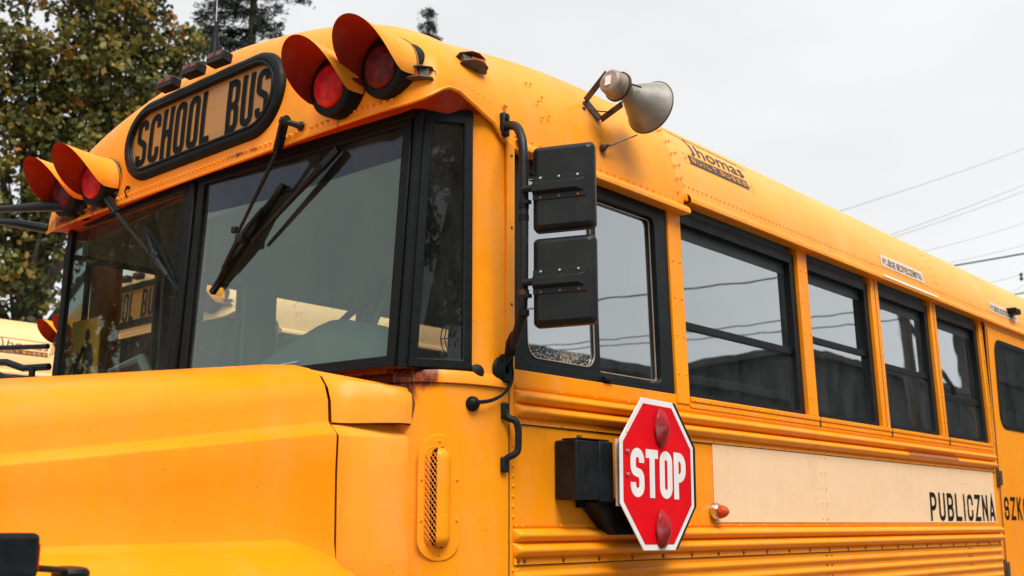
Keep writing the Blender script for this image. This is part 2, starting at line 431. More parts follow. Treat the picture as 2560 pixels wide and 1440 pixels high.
def ribbon(mb, pts, closed, s, warp, maxseg=0.03):
    p = [V(a, b, 0) for a, b in pts]; q = [p[0]]
    for x in p[1:] + ([p[0]] if closed else []):
        if (x - q[-1]).length < 1e-5: continue
        k = max(1, int((x - q[-1]).length / maxseg)); a0 = q[-1].copy()
        for i in range(1, k+1): q.append(a0.lerp(x, i/k))
    if closed: q.pop()
    N = len(q); L_, R_ = [], []
    for i in range(N):
        if closed: d0 = (q[i]-q[i-1]).normalized(); d1 = (q[(i+1)%N]-q[i]).normalized()
        else:
            d0 = (q[i]-q[i-1]).normalized() if i else (q[1]-q[0]).normalized()
            d1 = (q[i+1]-q[i]).normalized() if i < N-1 else d0
        n0 = V(-d0.y, d0.x, 0); n1 = V(-d1.y, d1.x, 0); m_ = (n0+n1)
        m_ = m_.normalized() if m_.length > 1e-4 else n0
        k = min(1/max(m_.dot(n0), 0.35), 2.2) * s/2
        L_.append(q[i] + m_*k); R_.append(q[i] - m_*k)
    vs = [warp(a.x, a.y) for a in L_] + [warp(a.x, a.y) for a in R_]
    fs = [(i, (i+1)%N, N+(i+1)%N, N+i) for i in range(N if closed else N-1)]
    mb.add(vs, fs)
def lettering(text, widths, h, s, gap, warp):
    """returns one MB for the text laid from x=0; widths: dict or float"""
    mb = MB(); x = 0
    for ch in text:
        if ch == ' ': x += widths.get(' ', h*.3) if isinstance(widths, dict) else widths*.6; continue
        w = widths.get(ch, widths['*']) if isinstance(widths, dict) else widths*(0.35 if ch == 'I' else 1)
        for k, (pts, cl) in enumerate(glyph(ch, w, h, s)):
            ribbon(mb, pts, cl, s, lambda a, b, x=x, k=k: warp(x+a, b, k*0.0003))
        x += w + gap
    return mb, x - gap

def words(text, widths, h, s, gap, warp):
    """one MB per word, laid out on the same line"""
    out = []; x = 0
    for wd_ in text.split(' '):
        m_, L_ = lettering(wd_, widths, h, s, gap, lambda a, b, o=0, x=x: warp(x+a, b, o)); out.append(m_)
        x += L_ + gap + (widths.get(' ', h*.3) if isinstance(widths, dict) else widths*.6)
    return out
# ------------------------------------------------------------------ the bus: shared surfaces
YC = 1.06
XF, CL, HT, H0 = 2.095, 0.304, 3.298, -0.10
XR = XF + CL
EA, EB, FA, FB, K0, K1 = 1.678, 2.627, 4.97, 2.22, 10.0, 1.8
def sst(t): t = min(max(t, 0), 1); return t*t*(3-2*t)
def ztop(x): return HT + H0 * min(max((3.2 - x)/.8, 0), 1)**2
def tilt(x, y): return -0.022 * y * sst((3.0 - x)/.7)
def sec_y(z, x=4.0):
    v = min(max((z-2.70)/(ztop(x)-2.70), 0), .9999)
    return YC - YC*(1-v**EB)**(1/EA)
def cap_x(y, z):
    z = z - tilt(2.1, y)
    v = min(max((z-2.70)/(ztop(2.2)-2.70), 0), .999)
    r = (1-v**EB)**(1/EA); rf = (1-v**FB)**(1/FA); k = K0+(K1-K0)*v; U = abs(y-YC)/YC/r
    return XR if U >= 1 else XR - CL*rf*(1-U**k)**(1/k)

bus = thing('school_bus', 'yellow school bus in close-up with SCHOOL BUS sign, red warning lamps and folded stop sign', 'bus', (4.5, YC, 0))
def P(name, mb, mat, **k): return obj(name, mb, mat, bus, **k)

# ---- roof cap (front dome) --------------------------------------------
vs_ = [math.sin(PI/2*i/30)*0.9995 for i in range(31)]
def zbase(x, side):
    """lower edge of the cap: level at the front, arched over the corner window, dipping to the side gutter"""
    if side: 
        a = sst((x-2.10)/.12)*0.058 - sst((x-2.32)/.16)*0.108
        return 2.70 + a
    return 2.70
def cap_pt(kind, t, v, sgn):
    r = (1-v**EB)**(1/EA); rf = (1-v**FB)**(1/FA); k = K0+(K1-K0)*v
    if kind == 'side': X, U = t, r
    else:
        U = r*math.cos(t)**(2/k); X = XR - CL*rf*math.sin(t)**(2/k)
    y = YC - sgn*U*YC
    fr = 0.0 if kind == 'side' else t/(PI/2)
    near = 1 if kind == 'side' else sst((U-0.86)/.12)
    zb = 2.70 + (zbase(X, True)-2.70)*near
    return V(X, y - (0.0025*sgn if X > 3.3 else 0), 2.70 + (ztop(X)-2.70)*v + (zb-2.70)*(1-v)**5 + tilt(X, y))
cols = [('side', 3.445 - (3.445-XR)*i/24) for i in range(25)]
NA = 60
cols += [('arc', PI/2*(i/NA)**1.0) for i in range(1, NA+1)]
rows = []
full = [(k, t, 1) for k, t in cols] + [(k, t, -1) for k, t in cols[::-1][1:]]
rows = [[cap_pt(k, t, v, s_) for v in vs_] for k, t, s_ in full]
mb = MB().grid(rows)
P('roof_cap', mb, 'cap', angle=60)
edge = [r[0] for r in rows]
# rolled lip round the cap's lower edge, and the soffit behind it, its shade painted red-brown
P('cap_lip', MB().tube(edge, 0.006, 6), 'cap')
near_edge = [p for p in edge]
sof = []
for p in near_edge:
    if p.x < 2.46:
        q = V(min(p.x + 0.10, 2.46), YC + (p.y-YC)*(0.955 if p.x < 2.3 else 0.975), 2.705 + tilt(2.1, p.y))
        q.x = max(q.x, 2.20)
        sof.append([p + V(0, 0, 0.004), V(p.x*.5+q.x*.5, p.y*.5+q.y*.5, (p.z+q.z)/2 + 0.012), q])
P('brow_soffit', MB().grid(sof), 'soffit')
# ---- main roof ---------------------------------------------------------
rr = []
for i in range(31):
    x = 3.40 + (9.0-3.40)*i/30
    row = []
    for s_ in (1, -1):
        ring_ = [V(x, YC - s_*YC*(1-v**EB)**(1/EA), 2.70 + (HT-2.70)*v) for v in vs_]
        row += ring_ if s_ == 1 else ring_[::-1][1:]
    rr.append(row)
P('roof', MB().grid(rr), 'roofpaint', angle=60)
P('rear_wall', MB().add(rr[-1] + [V(9.0, 2*YC, .8), V(9.0, 0, .8)], [tuple(range(len(rr[-1])+2))]), 'yellow', smooth=False)
# interior headliner
hl = []
for i in range(13):
    x = 2.32 + (8.95-2.32)*i/12
    hl.append([V(x, YC - c*(YC-.05), 2.66 + .50*(1-abs(c)**2.6)**.5) for c in [1-2*j/24 for j in range(25)]])
P('headliner', MB().grid(hl, True), 'interior', angle=60)

# gutters: rolled drip rails
def roll(x0, x1, z, y=0.0, h=0.03, d=0.022):
    prof = [(y+.004, z+h), (y-d*.35, z+h*.95), (y-d*.8, z+h*.65), (y-d, z+h*.3), (y-d*.95, z), (y-d*.5, z-.003), (y+.03, z)]
    N = max(2, int((x1-x0)/.3))
    return MB().grid([[V(x0+(x1-x0)*i/N, a, b) for a, b in prof] for i in range(N+1)])
g = roll(2.50, 3.452, 2.645, -0.002, .032, .026)
P('drip_rail', g, 'cap', angle=50)
P('drip_rail', roll(3.46, 9.0, 2.690, 0.0, .036, .026), 'yellow', angle=50)
P('drip_rail', MB().grid([[V(p.x, 2*YC-p.y, p.z) for p in [V(*q) for q in g.v[i*7:(i+1)*7]]] for i in range(len(g.v)//7)]), 'cap')
P('drip_rail_end', MB().box((3.452, -.010, 2.695), (3.468, .010, 2.722)), 'cap', bev=.004)

# ---- side below the windows -------------------------------------------
P('side_panel', MB().box((2.4725, 0.0, .75), (6.70, .03, 1.985)), 'yellow', bev=.002)
P('side_panel', MB().box((7.78, 0.0, .75), (9.0, .03, 1.985)), 'yellow')
P('side_panel', MB().box((2.3, 2*YC-.03, .75), (9.0, 2*YC, 1.985)), 'yellow')
P('rear_quarter_panel', MB().box((7.78, .0, 1.985), (9.0, .03, 2.70)), 'yellow')
def rail(x0, x1, prof, name, mat='yellow', ends=True):
    """pressed rub rail: profile (out, z); out tapers round at both ends"""
    xs = [x0, x0+.003, x0+.008, x0+.015, x0+.024] + [x0+.024+(x1-x0-.05)*i/40 for i in range(1, 40)] + [x1-.024, x1-.015, x1-.008, x1-.003, x1]
    rows = []
    for x in xs:
        e = min(1, min(x-x0, x1-x)/.024); e = math.sqrt(max(0, 1-(1-e)**2))
        rows.append([V(x, -max(o*e if o > .005 else o, .0012), z) for o, z in prof])
    return P(name, MB().grid(rows, True), mat, angle=70)
def bumpprof(z1, z0, d, n=10):
    return [(d*math.sin(PI*i/n)**.75 + .0012, z1+(z0-z1)*i/n) for i in range(n+1)]
def railprof(zs, d):
    zt, b1, b2, b3, zb = zs
    return [(.0035, zt), (.0035, b1+.001)] + bumpprof(b1, b2, d) + bumpprof(b2-.001, b3, d) + [(.0035, b3-.001), (.0045, zb)]
rail(2.494, 6.655, railprof((1.943, 1.927, 1.887, 1.846, 1.829), .028), 'upper_rub_rail')
rail(2.488, 6.668, railprof((1.549, 1.536, 1.497, 1.455, 1.436), .028), 'lower_rub_rail')
P('rail_shadow_gap', MB().box((2.5, -.0042, 1.8262), (6.65, -.0012, 1.8287)), 'rubber')
P('rail_shadow_gap', MB().box((2.5, -.0042, 1.4335), (6.66, -.0012, 1.4358)), 'rubber')
for z in (1.404, 1.362, 1.318, 1.275, 1.232):
    rail(2.53 if z < 1.40 else 2.49, 6.66, [(.0012, z+.016)] + bumpprof(z+.013, z-.013, .010, 8) + [(.0012, z-.016)], 'side_rib')
# sill strips under the passenger windows
P('window_sill', MB().box((3.447, -.010, 1.9665), (6.655, .02, 1.9835)), 'yellow', bev=.002)
P('window_sill', MB().box((3.447, -.006, 1.945), (6.655, .01, 1.9655)), 'yellow', bev=.0015)
for x in (4.462, 5.218, 5.968):
    P('panel_joint', MB().box((x-.002, -.0115, 1.944), (x+.002, -.003, 1.984)), 'bracket')
# cream information panels
P('cream_panel', MB().box((3.587, -.0035, 1.5525), (4.485, -.0005, 1.8275)), 'cream', bev=.0008)
P('cream_panel', MB().box((4.488, -.003, 1.5525), (6.612, -.0005, 1.8275)), 'cream', bev=.0008)
P('reflector_strip', MB().grid([[V(x, -o-.0015, z) for o, z in bumpprof(1.885, 1.847, .0285, 8)[:5]] for x in (5.36, 5.6, 5.8, 6.02)], True), 'redstrip')
P('front_seam', MB().box((2.4685, -.0012, .9), (2.4725, .02, 1.94)), 'bracket')

# ---- window band: pillars, frames, panes --------------------------------
def wy(z): return 0.02*(z-1.98)/.7
def leanbox(x0, x1, z0, z1, d0, d1):
    return MB().hexa([(x0, wy(z0)+d0, z0), (x1, wy(z0)+d0, z0), (x1, wy(z0)+d1, z0), (x0, wy(z0)+d1, z0)],
                     [(x0, wy(z1)+d0, z1), (x1, wy(z1)+d0, z1), (x1, wy(z1)+d1, z1), (x0, wy(z1)+d1, z1)])
PILL = [(3.362, 3.445), (4.375, 4.462), (5.130, 5.218), (5.890, 5.968), (6.640, 6.698)]
for i, (a, b) in enumerate(PILL):
    mbp = leanbox(a, b, 1.984 if i else 1.955, 2.70, -.004, .06)
    P('window_pillar', mbp, 'yellow', bev=.003)
    if i >= 2:
        P('pillar_joint', leanbox((a+b)/2-.002, (a+b)/2+.002, 1.986, 2.69, -.0052, .0), 'bracket')
P('window_header', leanbox(3.445, 6.64, 2.60, 2.70, .045, .06), 'rubber')
P('window_header', leanbox(2.49, 3.362, 2.60, 2.70, .02, .06), 'rubber')
WIN = [(3.447, 4.373, 2.250), (4.464, 5.128, 2.325), (5.220, 5.888, 2.29), (5.970, 6.638, 2.21)]
for (a, b, zr) in WIN:
    fy = lambda z: wy(z)+.013
    w = P('window', MB().ring(rect_loop(a, b, 1.986, 2.665, .004, fy, 2), rect_loop(a+.022, b-.045, 2.004, 2.625, .004, fy, 2), (0, .036, 0)), 'frame', angle=30)
    def sub(n, mbx, mt, **k): return obj(n, mbx, mt, w, **k)
    sub('header_bar', leanbox(a+.0225, b-.0455, 2.575, 2.624, .040, .048), 'header')
    sub('sash_rail', leanbox(a+.0225, b-.0455, zr-.018, zr+.012, .026, .046), 'frame', bev=.003)
    sub('pane', MB().add([(a+.02, wy(zr)+.042, zr), (b-.04, wy(zr)+.042, zr), (b-.04, wy(2.6)+.042, 2.6), (a+.02, wy(2.6)+.042, 2.6)], [(0,1,2,3)]), 'sideglass', smooth=False)
    sub('pane', MB().add([(a+.02, wy(2.0)+.034, 2.0), (b-.04, wy(2.0)+.034, 2.0), (b-.04, wy(zr)+.034, zr), (a+.02, wy(zr)+.034, zr)], [(0,1,2,3)]), 'sideglass', smooth=False)
# driver's sliding window
fy = lambda z: wy(z)+.004
dw = P('driver_window', MB().ring(rect_loop(2.492, 3.360, 1.957, 2.655, .01, fy, 3), rect_loop(2.556, 3.282, 2.012, 2.60, .03, fy, 3), (0, .035, 0)), 'frame', bev=.002)
fy2 = lambda z: wy(z)+.010
obj('sliding_sash', MB().ring(rect_loop(2.545, 2.935, 2.0, 2.61, .03, fy2), rect_loop(2.572, 2.902, 2.032, 2.585, .045, fy2), (0, .014, 0)), 'frame', dw, bev=.001)
obj('sash_trim', MB().ring(rect_loop(2.569, 2.905, 2.029, 2.588, .047, lambda z: wy(z)+.008), rect_loop(2.572, 2.902, 2.032, 2.585, .045, lambda z: wy(z)+.008), (0, .003, 0)), 'copper_edge', dw)
obj('sash_trim', MB().ring(rect_loop(2.925, 3.268, 2.022, 2.592, .01, lambda z: wy(z)+.016), rect_loop(2.928, 3.265, 2.025, 2.589, .01, lambda z: wy(z)+.016), (0, .003, 0)), 'copper_edge', dw)
obj('pane', MB().add([(2.57, wy(2.03)+.016, 2.03), (2.905, wy(2.03)+.016, 2.03), (2.905, wy(2.59)+.016, 2.59), (2.57, wy(2.59)+.016, 2.59)], [(0,1,2,3)]), 'dropglass', dw, smooth=False)
obj('pane', MB().add([(2.90, wy(2.0)+.026, 2.0), (3.29, wy(2.0)+.026, 2.0), (3.29, wy(2.6)+.026, 2.6), (2.90, wy(2.6)+.026, 2.6)], [(0,1,2,3)]), 'sideglass', dw, smooth=False)
obj('latch', MB().box((2.93, -.01, 1.992), (2.975, .006, 2.006)), 'black', dw, bev=.002)

# ---- emergency door -----------------------------------------------------
dx0, dx1 = 6.712, 7.77
o_ = rect_loop(dx0, dx1, .95, 2.665, .01, 0.0, 6)
i_ = rect_loop(6.835, 7.62, 2.09, 2.60, .09, 0.0, 6)
ed = P('emergency_door', MB().ring(o_, i_, (0, .03, 0)), 'yellow', bev=.003)
obj('window_gasket', MB().ring(rect_loop(6.828, 7.627, 2.083, 2.607, .095, -.004, 6), rect_loop(6.853, 7.60, 2.108, 2.582, .075, -.004, 6), (0, .02, 0)), 'rubber', ed)
obj('pane', MB().add([(6.84, .012, 2.10), (7.61, .012, 2.10), (7.61, .012, 2.59), (6.84, .012, 2.59)], [(0,1,2,3)]), 'sideglass', ed, smooth=False)
obj('door_edge_trim', MB().box((6.716, -.004, 1.0), (6.722, .0, 2.65)), 'bracket', ed)
for z in (1.80, 1.30):
    hg = obj('hinge', MB().box((6.672, -.010, z-.055), (6.69, -.001, z+.055)).box((6.70, -.012, z-.04), (6.75, -.001, z+.04)), 'bracket', ed, bev=.003)
P('door_jamb', MB().box((6.698, .004, .9), (6.712, .05, 2.69)), 'rubber')
P('door_header', MB().box((6.698, -.002, 2.666), (9.0, .04, 2.70)), 'yellow', bev=.003)

# ---- cowl, corner panel, front post -------------------------------------
CP = [(2.4685, 0), (2.43, -.001), (2.39, .001), (2.35, .006), (2.31, .014), (2.27, .028), (2.235, .046), (2.205, .072), (2.182, .105), (2.166, .15), (2.158, .22), (2.152, .35), (2.14, .6), (2.12, YC)]
CPL = CP + [(x, 2*YC-y) for x, y in CP[::-1][1:]]
zl = [.9, 1.2, 1.45, 1.6, 1.75, 1.85, 1.925]
P('cowl_panel', MB().grid([[V(x, y, z) for z in zl] for x, y in CPL]), 'cowl', angle=60)
def offs(pts, d):
    out = []
    for i, (x, y) in enumerate(pts):
        a = V(*pts[max(i-1,0)], 0); b = V(*pts[min(i+1, len(pts)-1)], 0); t = (b-a).normalized()
        out.append((x - t.y*d, y + t.x*d))     # travel runs from the side seam forward; left of travel is outward
    return out
c1 = offs(CPL, .010); c0 = offs(CPL, .003); cin = offs(CPL, -.03)
rows = []
for k in range(10):
    rows.append([V(*c0[k], 1.924), V(*c1[k], 1.926), V(*c1[k], 1.948), V(*c0[k], 1.960), V(*cin[k], 1.966), V(*cin[k], 1.99)])
P('cowl_ledge', MB().grid(rows), 'cowl', angle=40)
cf_ = offs(CPL, .004); ci_ = offs(CPL, -.012); NC = len(CPL)
P('cowl_seam', MB().grid([[V(*cf_[k], 1.905 + .01*math.sin(k*2.3)), V(*ci_[k], 1.928), V(*ci_[k], 1.948), V(*cf_[k], 1.955), V(*cin[k], 1.964), V(*cin[k], 1.99)] for k in range(8, NC-8)]), 'gunk', angle=50)
P('cowl_ledge', MB().grid([[V(*c0[k], 1.952), V(*c1[k], 1.954), V(*c1[k], 1.963), V(*cin[k], 1.968)] for k in range(9, NC-9)]), 'cowl', angle=40)
cg = offs(CPL, .0015)
P('ledge_joint', MB().tube([(x, y, 1.9245) for x, y in cg[:14]], .0018, 6), 'rubber')
# body-coloured front post between corner window and driver's window
post = [(2.325, .045), (2.345, .018), (2.375, .004), (2.41, -.002), (2.44, -.003), (2.4885, 0.0)]
zz = [1.955, 2.2, 2.45, 2.735]
P('front_post', MB().grid([[V(x + .005*(z-1.95), y + wy(z)*.6, z) for z in zz] for x, y in post]), 'yellow', angle=60)
P('front_post', MB().grid([[V(x, 2*YC-y, z) for z in zz] for x, y in post], True), 'yellow', angle=60)
P('post_trim', MB().box((2.458, -.007, 1.955), (2.489, .004, 2.66)), 'tail', bev=.002)

# ---- windscreen ----------------------------------------------------------
def planar_ring(c, w, d, name, mat='rubber', glassmat='wsglass', r=.0, push=0.0, parent=None):
    """c: four corners (bl, br, tr, tl seen from outside); builds gasket frame and pane"""
    c = [V(p) for p in c]
    nrm = (c[1]-c[0]).cross(c[3]-c[0]).normalized()
    cen = sum(c, V(0,0,0))/4
    inner = []
    for i in range(4):
        e1 = (c[(i+1)%4]-c[i]).normalized(); e0 = (c[i-1]-c[i]).normalized()
        s_ = math.sin(math.acos(max(-1, min(1, e0.dot(e1))))); inner.append(c[i] + (e0+e1)*(w/s_))
    c2 = [p + nrm*push for p in c]; i2 = [p + nrm*push for p in inner]
    fr = P(name, MB().ring(c2, i2, nrm*d), mat, bev=.004, seg=2) if parent is None else obj(name, MB().ring(c2, i2, nrm*d), mat, parent, bev=.003)
    q = [p - (p-cen).normalized()*0.0 + nrm*(d*.35+push) for p in inner]
    q = [cen + nrm*(d*.35+push) + (p-(cen+nrm*(d*.35+push)))*1.01 for p in q]
    obj('pane', MB().add(q, [(0,1,2,3)]), glassmat, fr, smooth=False)
    return fr
WB, WT = 1.965, 2.712
Kb, Kt = V(2.165, .122, WB), V(2.200, .105, WT-.01)
Cb, Ct = V(2.105, 1.075, WB-.0), V(2.143, 1.075, WT-.025)
Pb, Pt = V(2.332, .022, WB+.0), V(2.338, .030, WT)
def mir(p): return V(p.x, 2*YC-p.y, p.z)
d_ = V(0, .012, 0)
ws1 = planar_ring([Cb - V(0,.006,0), Kb + V(0,.01,0), Kt + V(0,.01,0), Ct - V(0,.006,0)], .034, .022, 'windscreen')
obj('shade_band', MB().add([ws_pt for ws_pt in (Ct + V(-.014,-.03,-.155), Kt + V(-.016,.03,-.125), Kt + V(-.013,.03,-.03), Ct + V(-.010,-.03,-.03))], [(0,1,2,3)]), 'bandglass', ws1, smooth=False)
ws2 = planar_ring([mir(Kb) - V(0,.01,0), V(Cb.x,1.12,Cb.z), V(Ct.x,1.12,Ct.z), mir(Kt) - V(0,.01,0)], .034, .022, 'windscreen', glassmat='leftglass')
cw1 = planar_ring([Kb + V(.008,-.006,0), Pb, Pt, Kt + V(.008,-.006,0)], .028, .016, 'corner_window', glassmat='cornerglass')
cw2 = planar_ring([mir(Pb), mir(Kb) + V(.008,.006,0), mir(Kt) + V(.008,.006,0), mir(Pt)], .028, .016, 'corner_window', glassmat='cornerglass')
P('windscreen_post', MB().tube([Kb + V(-.004,-.004,.0), Kt + V(-.004,-.004,0)], .016, 10), 'rubber')
P('windscreen_post', MB().tube([mir(Kb), mir(Kt)], .016, 10), 'rubber')
P('centre_post', MB().bar(Cb + V(-.012,1.098-1.075,0), Ct + V(-.012,1.098-1.075,0), .034, .03, (1,0,0)), 'rubber', bev=.006)
P('corner_seal_patch', MB().lathe((2.343, .010, 1.962), (-.5, -.85, .1), [(0, .022), (.006, .021), (.010, .012), (.011, .001)], 14), 'rubber')
hdr = [Kt + V(-.012, -.0, .0), Ct + V(-.012, 0, .0)]
P('windscreen_header', MB().bar(Kt + V(-.006,0,.0), Ct + V(-.006,0.01,.0), .03, .035, (1,0,0)), 'rubber', bev=.004)
P('windscreen_header', MB().bar(mir(Kt) + V(-.006,0,.0), mir(Ct) + V(-.006,-0.01,.0), .03, .035, (1,0,0)), 'rubber', bev=.004)
P('windscreen_header', MB().bar(Kt + V(.0,-.004,.0), Pt, .03, .03, (0,0,1)), 'rubber', bev=.004)
P('cowl_top', MB().add([(2.11, .10, 1.962), (2.32, .03, 1.962), (2.32, 2*YC-.03, 1.962), (2.09, 2*YC-.1, 1.962), (2.06, YC, 1.962)], [(0,1,2,3,4)]), 'cowl')

# ---- hood -----------------------------------------------------------------
def hood_sec(x):
    t = (x-1.1)/.87                        # 0 at the nose end in view, 1 at the seam
    def L_(a, b): return a + (b-a)*t
    crease = 1.492 - .012*(1-t)
    drop = sst((x-1.80)/.30)*.085
    cz = crease - drop
    ys = L_(.215, .142)
    return [(-.04, .95), (-.045, 1.25), (-.03, 1.36-drop*.4), (.0, 1.405-drop*.6), (.045, 1.447-drop*.8), (.085, cz-.012), (ys-.012, cz+.004), (ys+.004, cz+.02),
            (ys+.012, cz+.06), (ys+.016, L_(1.60, 1.68)), (ys+.014, L_(1.655, 1.772)), (ys+.016, L_(1.662, 1.779)), (ys+.046, L_(1.682, 1.806)), (ys+.049, L_(1.689, 1.813)),
            (ys+.054, L_(1.735, 1.868)), (ys+.068, L_(1.775, 1.906)), (ys+.092, L_(1.805, 1.936)), (ys+.135, L_(1.828, 1.957)), (ys+.20, L_(1.843, 1.972)),
            (ys+.32, L_(1.858, 1.984)), (ys+.5, L_(1.87, 1.990)), (YC, L_(1.88, 1.993))]
def hood_rows(xs, f=lambda s_, x: s_, top=lambda x, y, z: z):
    out = []
    for x in xs:
        s_ = f(hood_sec(x), x); fullr = s_ + [(2*YC-y, z) for y, z in s_[::-1][1:]]
        out.append([V(x, y, top(x, y, z)) for y, z in fullr])
    return out
xs = [.05 + (1.968-.05)*i/40 for i in range(41)]
nose = lambda x, y, z: z - (.10*max(0, (.9-x))**2 if z > 1.5 else 0)
P('hood', MB().grid(hood_rows(xs, top=nose)), 'hood', angle=28)
hr = hood_rows([1.968], top=nose)[0]
P('hood_edge', MB().grid([[p + V(0, 0, 0) for p in hr], [V(p.x+.004, p.y+(.006 if p.y < YC else -.006), p.z-.004) for p in hr], [V(p.x+.002, p.y+(.022 if p.y < YC else -.022), p.z-.016) for p in hr]]), 'hood', angle=40)
TEND = [(.104, 1.813), (.100, 1.865), (.103, 1.893), (.116, 1.911), (.148, 1.920), (.22, 1.924), (.34, 1.928), (.56, 1.930), (YC, 1.930)]
def tail_rows(lo, hi):
    rws = []
    for i in range(13):
        x = 1.982 + (2.186-1.982)*i/12; t = sst((x-1.995)/.165)
        base = hood_sec(1.968); s_ = []
        for k in range(lo, hi):
            y, z = base[k]
            if k >= 13 and lo: y, z = y + .003, z - .004; y, z = y + (TEND[k-13][0]-y)*t, z + (TEND[k-13][1]-z)*t
            else:
                if z < 1.55: y = max(y, base[8][0]-.002)
                y = y + .008 - .055*sst((x-1.99)/.2)
            s_.append((y, z))
        rws.append([V(x, y, z) for y, z in s_])
    return rws
up = tail_rows(13, 22); lw_ = tail_rows(0, 14)
lw_ = [[V(p.x, p.y, p.z - .003) for p in r_] for r_ in lw_]
P('hood_tail', MB().grid(up), 'tail', angle=30)
P('hood_tail', MB().grid([[mir(p) for p in r_] for r_ in up], True), 'tail', angle=30)
P('cowl_side', MB().grid(lw_), 'tail', angle=30)
P('cowl_side', MB().grid([[mir(p) for p in r_] for r_ in lw_], True), 'tail', angle=30)
rim = [r_[0] for r_ in up][::-1] + [] 
P('cowl_side_gap', MB().grid([[V(1.969, p.y+.03, p.z-.02), V(2.0, p.y+.03, p.z-.02)] for p in lw_[0]]), 'rubber')
P('tail_joint', MB().tube([V(p[0].x, p[0].y+.001, p[0].z-.0015) for p in up], .0022, 6), 'rubber')
P('tail_seal', MB().tube([V(2.1885, p.y-.001, p.z) for p in lw_[-1][2:]] + [V(2.1885, p.y-.001, p.z) for p in up[-1][:7]], .0042, 6), 'bracket')

# ------------------------------------------------------------------ SCHOOL BUS destination sign on the cap
SC = (1.045, 2.889); SW, SH = .895, .300
def onsign(y, z, o=0.0):
    """point on the cap front, lifted by o; follows the slight droop of the front"""
    zz_ = z + tilt(2.1, y)*1.0 + .012
    return V(cap_x(y, zz_)*.5 + 2.108*.5 - o, y, zz_)
def stadium(w, h, n=14):
    return [(a, b) for a, b in rrect(w, h, h/2, n)]
def dense(lp, m=8):
    out = []
    for i in range(len(lp)):
        a, b = V(*lp[i], 0), V(*lp[(i+1) % len(lp)], 0); k = max(1, int((b-a).length/.04))
        out += [tuple(a.lerp(b, j/k)[:2]) for j in range(k)]
    return out
lp = dense(stadium(SW-.05, SH-.05))
fr = P('sign_frame', MB().tube([onsign(SC[0]+a, SC[1]+b, .004) for a, b in lp], .023, 10, closed=True), 'rubber', angle=60)
lp2 = dense(stadium(SW-.080, SH-.080))
obj('frame_bead', MB().tube([onsign(SC[0]+a, SC[1]+b, .024) for a, b in lp2], .006, 8, closed=True), 'rubber', fr)
rows = []
for i in range(9):
    sc_ = i/8
    rows.append([onsign(SC[0]+a*sc_, SC[1]+b*sc_, .010) for a, b in lp2 + lp2[:1]])
face = P('sign_face', MB().grid(rows[1:]).add([rows[1][j] for j in range(len(lp2))], [tuple(range(len(lp2)))]), 'signface')
TL_ = .745
_, raw = lettering('SCHOOL BUS', {'*': .066, 'L': .054, ' ': .078}, .184, .0240, .0125, lambda a, b, o=0: V(a, b, 0))
kx = TL_/raw
def swarp(a, b, o=0):
    u = a*kx - TL_/2                       # letters shorten towards the rounded ends
    return onsign(SC[0] - u, SC[1] - .003 + (b-.092)*(1.04 - .9*u*u), .0125 + o)
for word in words('SCHOOL BUS', {'*': .066, 'L': .054, ' ': .078}, .184, .0240, .0125, swarp): obj('lettering', word, 'print', face, smooth=False)

# ------------------------------------------------------------------ warning lamps with visors
def warning_lamp(x, y, z, lensmat, roll=0.0):
    base = thing_part('warning_lamp', x, y, z)
    base.rotation_euler = (0, math.radians(-4), 0)
    def q(n, mbx, mt, **k):
        o = obj(n, mbx, mt, None, **k); o.parent = base; o.location = (0,0,0); return o
    q('lens', MB().lathe((-.012, 0, 0), (-1, 0, 0), [(-.01, .064), (.0, .064), (.008, .061), (.014, .052), (.018, .035), (.020, .015), (.0205, .001)], 36), lensmat, angle=60)
    th0, th1, N = -112, 112, 48
    def Ln(t): 
        c = max(0, math.cos(math.radians(t)*90/112)); return .018 + .132*(c**.72) * (1 if abs(t) < 60 else 1)
    def vis(r, e):
        rows = []
        for i in range(N+1):
            t = th0 + (th1-th0)*i/N; L = Ln(t); row = []
            for j in range(9):
                s_ = j/8; dx = .045 - (L+.045)*s_; k = max(0, -dx)
                rad = r + .035*k
                row.append(V(dx, -rad*math.sin(math.radians(t)), rad*math.cos(math.radians(t)) + .13*k))
            rows.append(row)
        return rows
    q('visor', MB().grid(vis(.0925, 0)), 'cap', angle=60)
    q('visor_inside', MB().grid(vis(.0912, 0), True), 'visor_shade', angle=60)
    q('visor_band', MB().tube([(.040, -.0930*math.sin(math.radians(t)), .0930*math.cos(math.radians(t))) for t in range(-112, 113, 7)], .0018, 6), 'bracket')
    for t in (200, 150, 95, -95):
        q('bolt', MB().dome((-.010, .076*math.sin(math.radians(t)), .076*math.cos(math.radians(t))), (-1,0,0), .005, .004), 'rubber')
    return base
def thing_part(name, x, y, z):
    """a part whose own mesh is the round black housing, other pieces hang from it"""
    me_mb = MB().lathe((.085, 0, 0), (-1, 0, 0), [(0, .090), (.085, .089), (.093, .087), (.097, .082), (.097, .065), (.090, .0645)], 40)
    o = obj(name, me_mb, 'rubber', None, angle=40)
    o.parent = bus; o.location = V(x, y, z) - WP[bus.name]; WP[o.name] = V(x, y, z)
    return o
LAMPS = [(2.052, .318, 2.792, 'redlens'), (2.083, .135, 2.812, 'darkred'), (2.048, 1.600, 2.756, 'redlens'), (2.052, 1.812, 2.752, 'darkred')]
for x, y, z, m_ in LAMPS:
    w = warning_lamp(x, y, z, m_)
    w['label'] = {'redlens': 'red warning lamp with bright lens under a yellow visor', 'darkred': 'warning lamp with dark maroon lens under a yellow visor'}[m_]

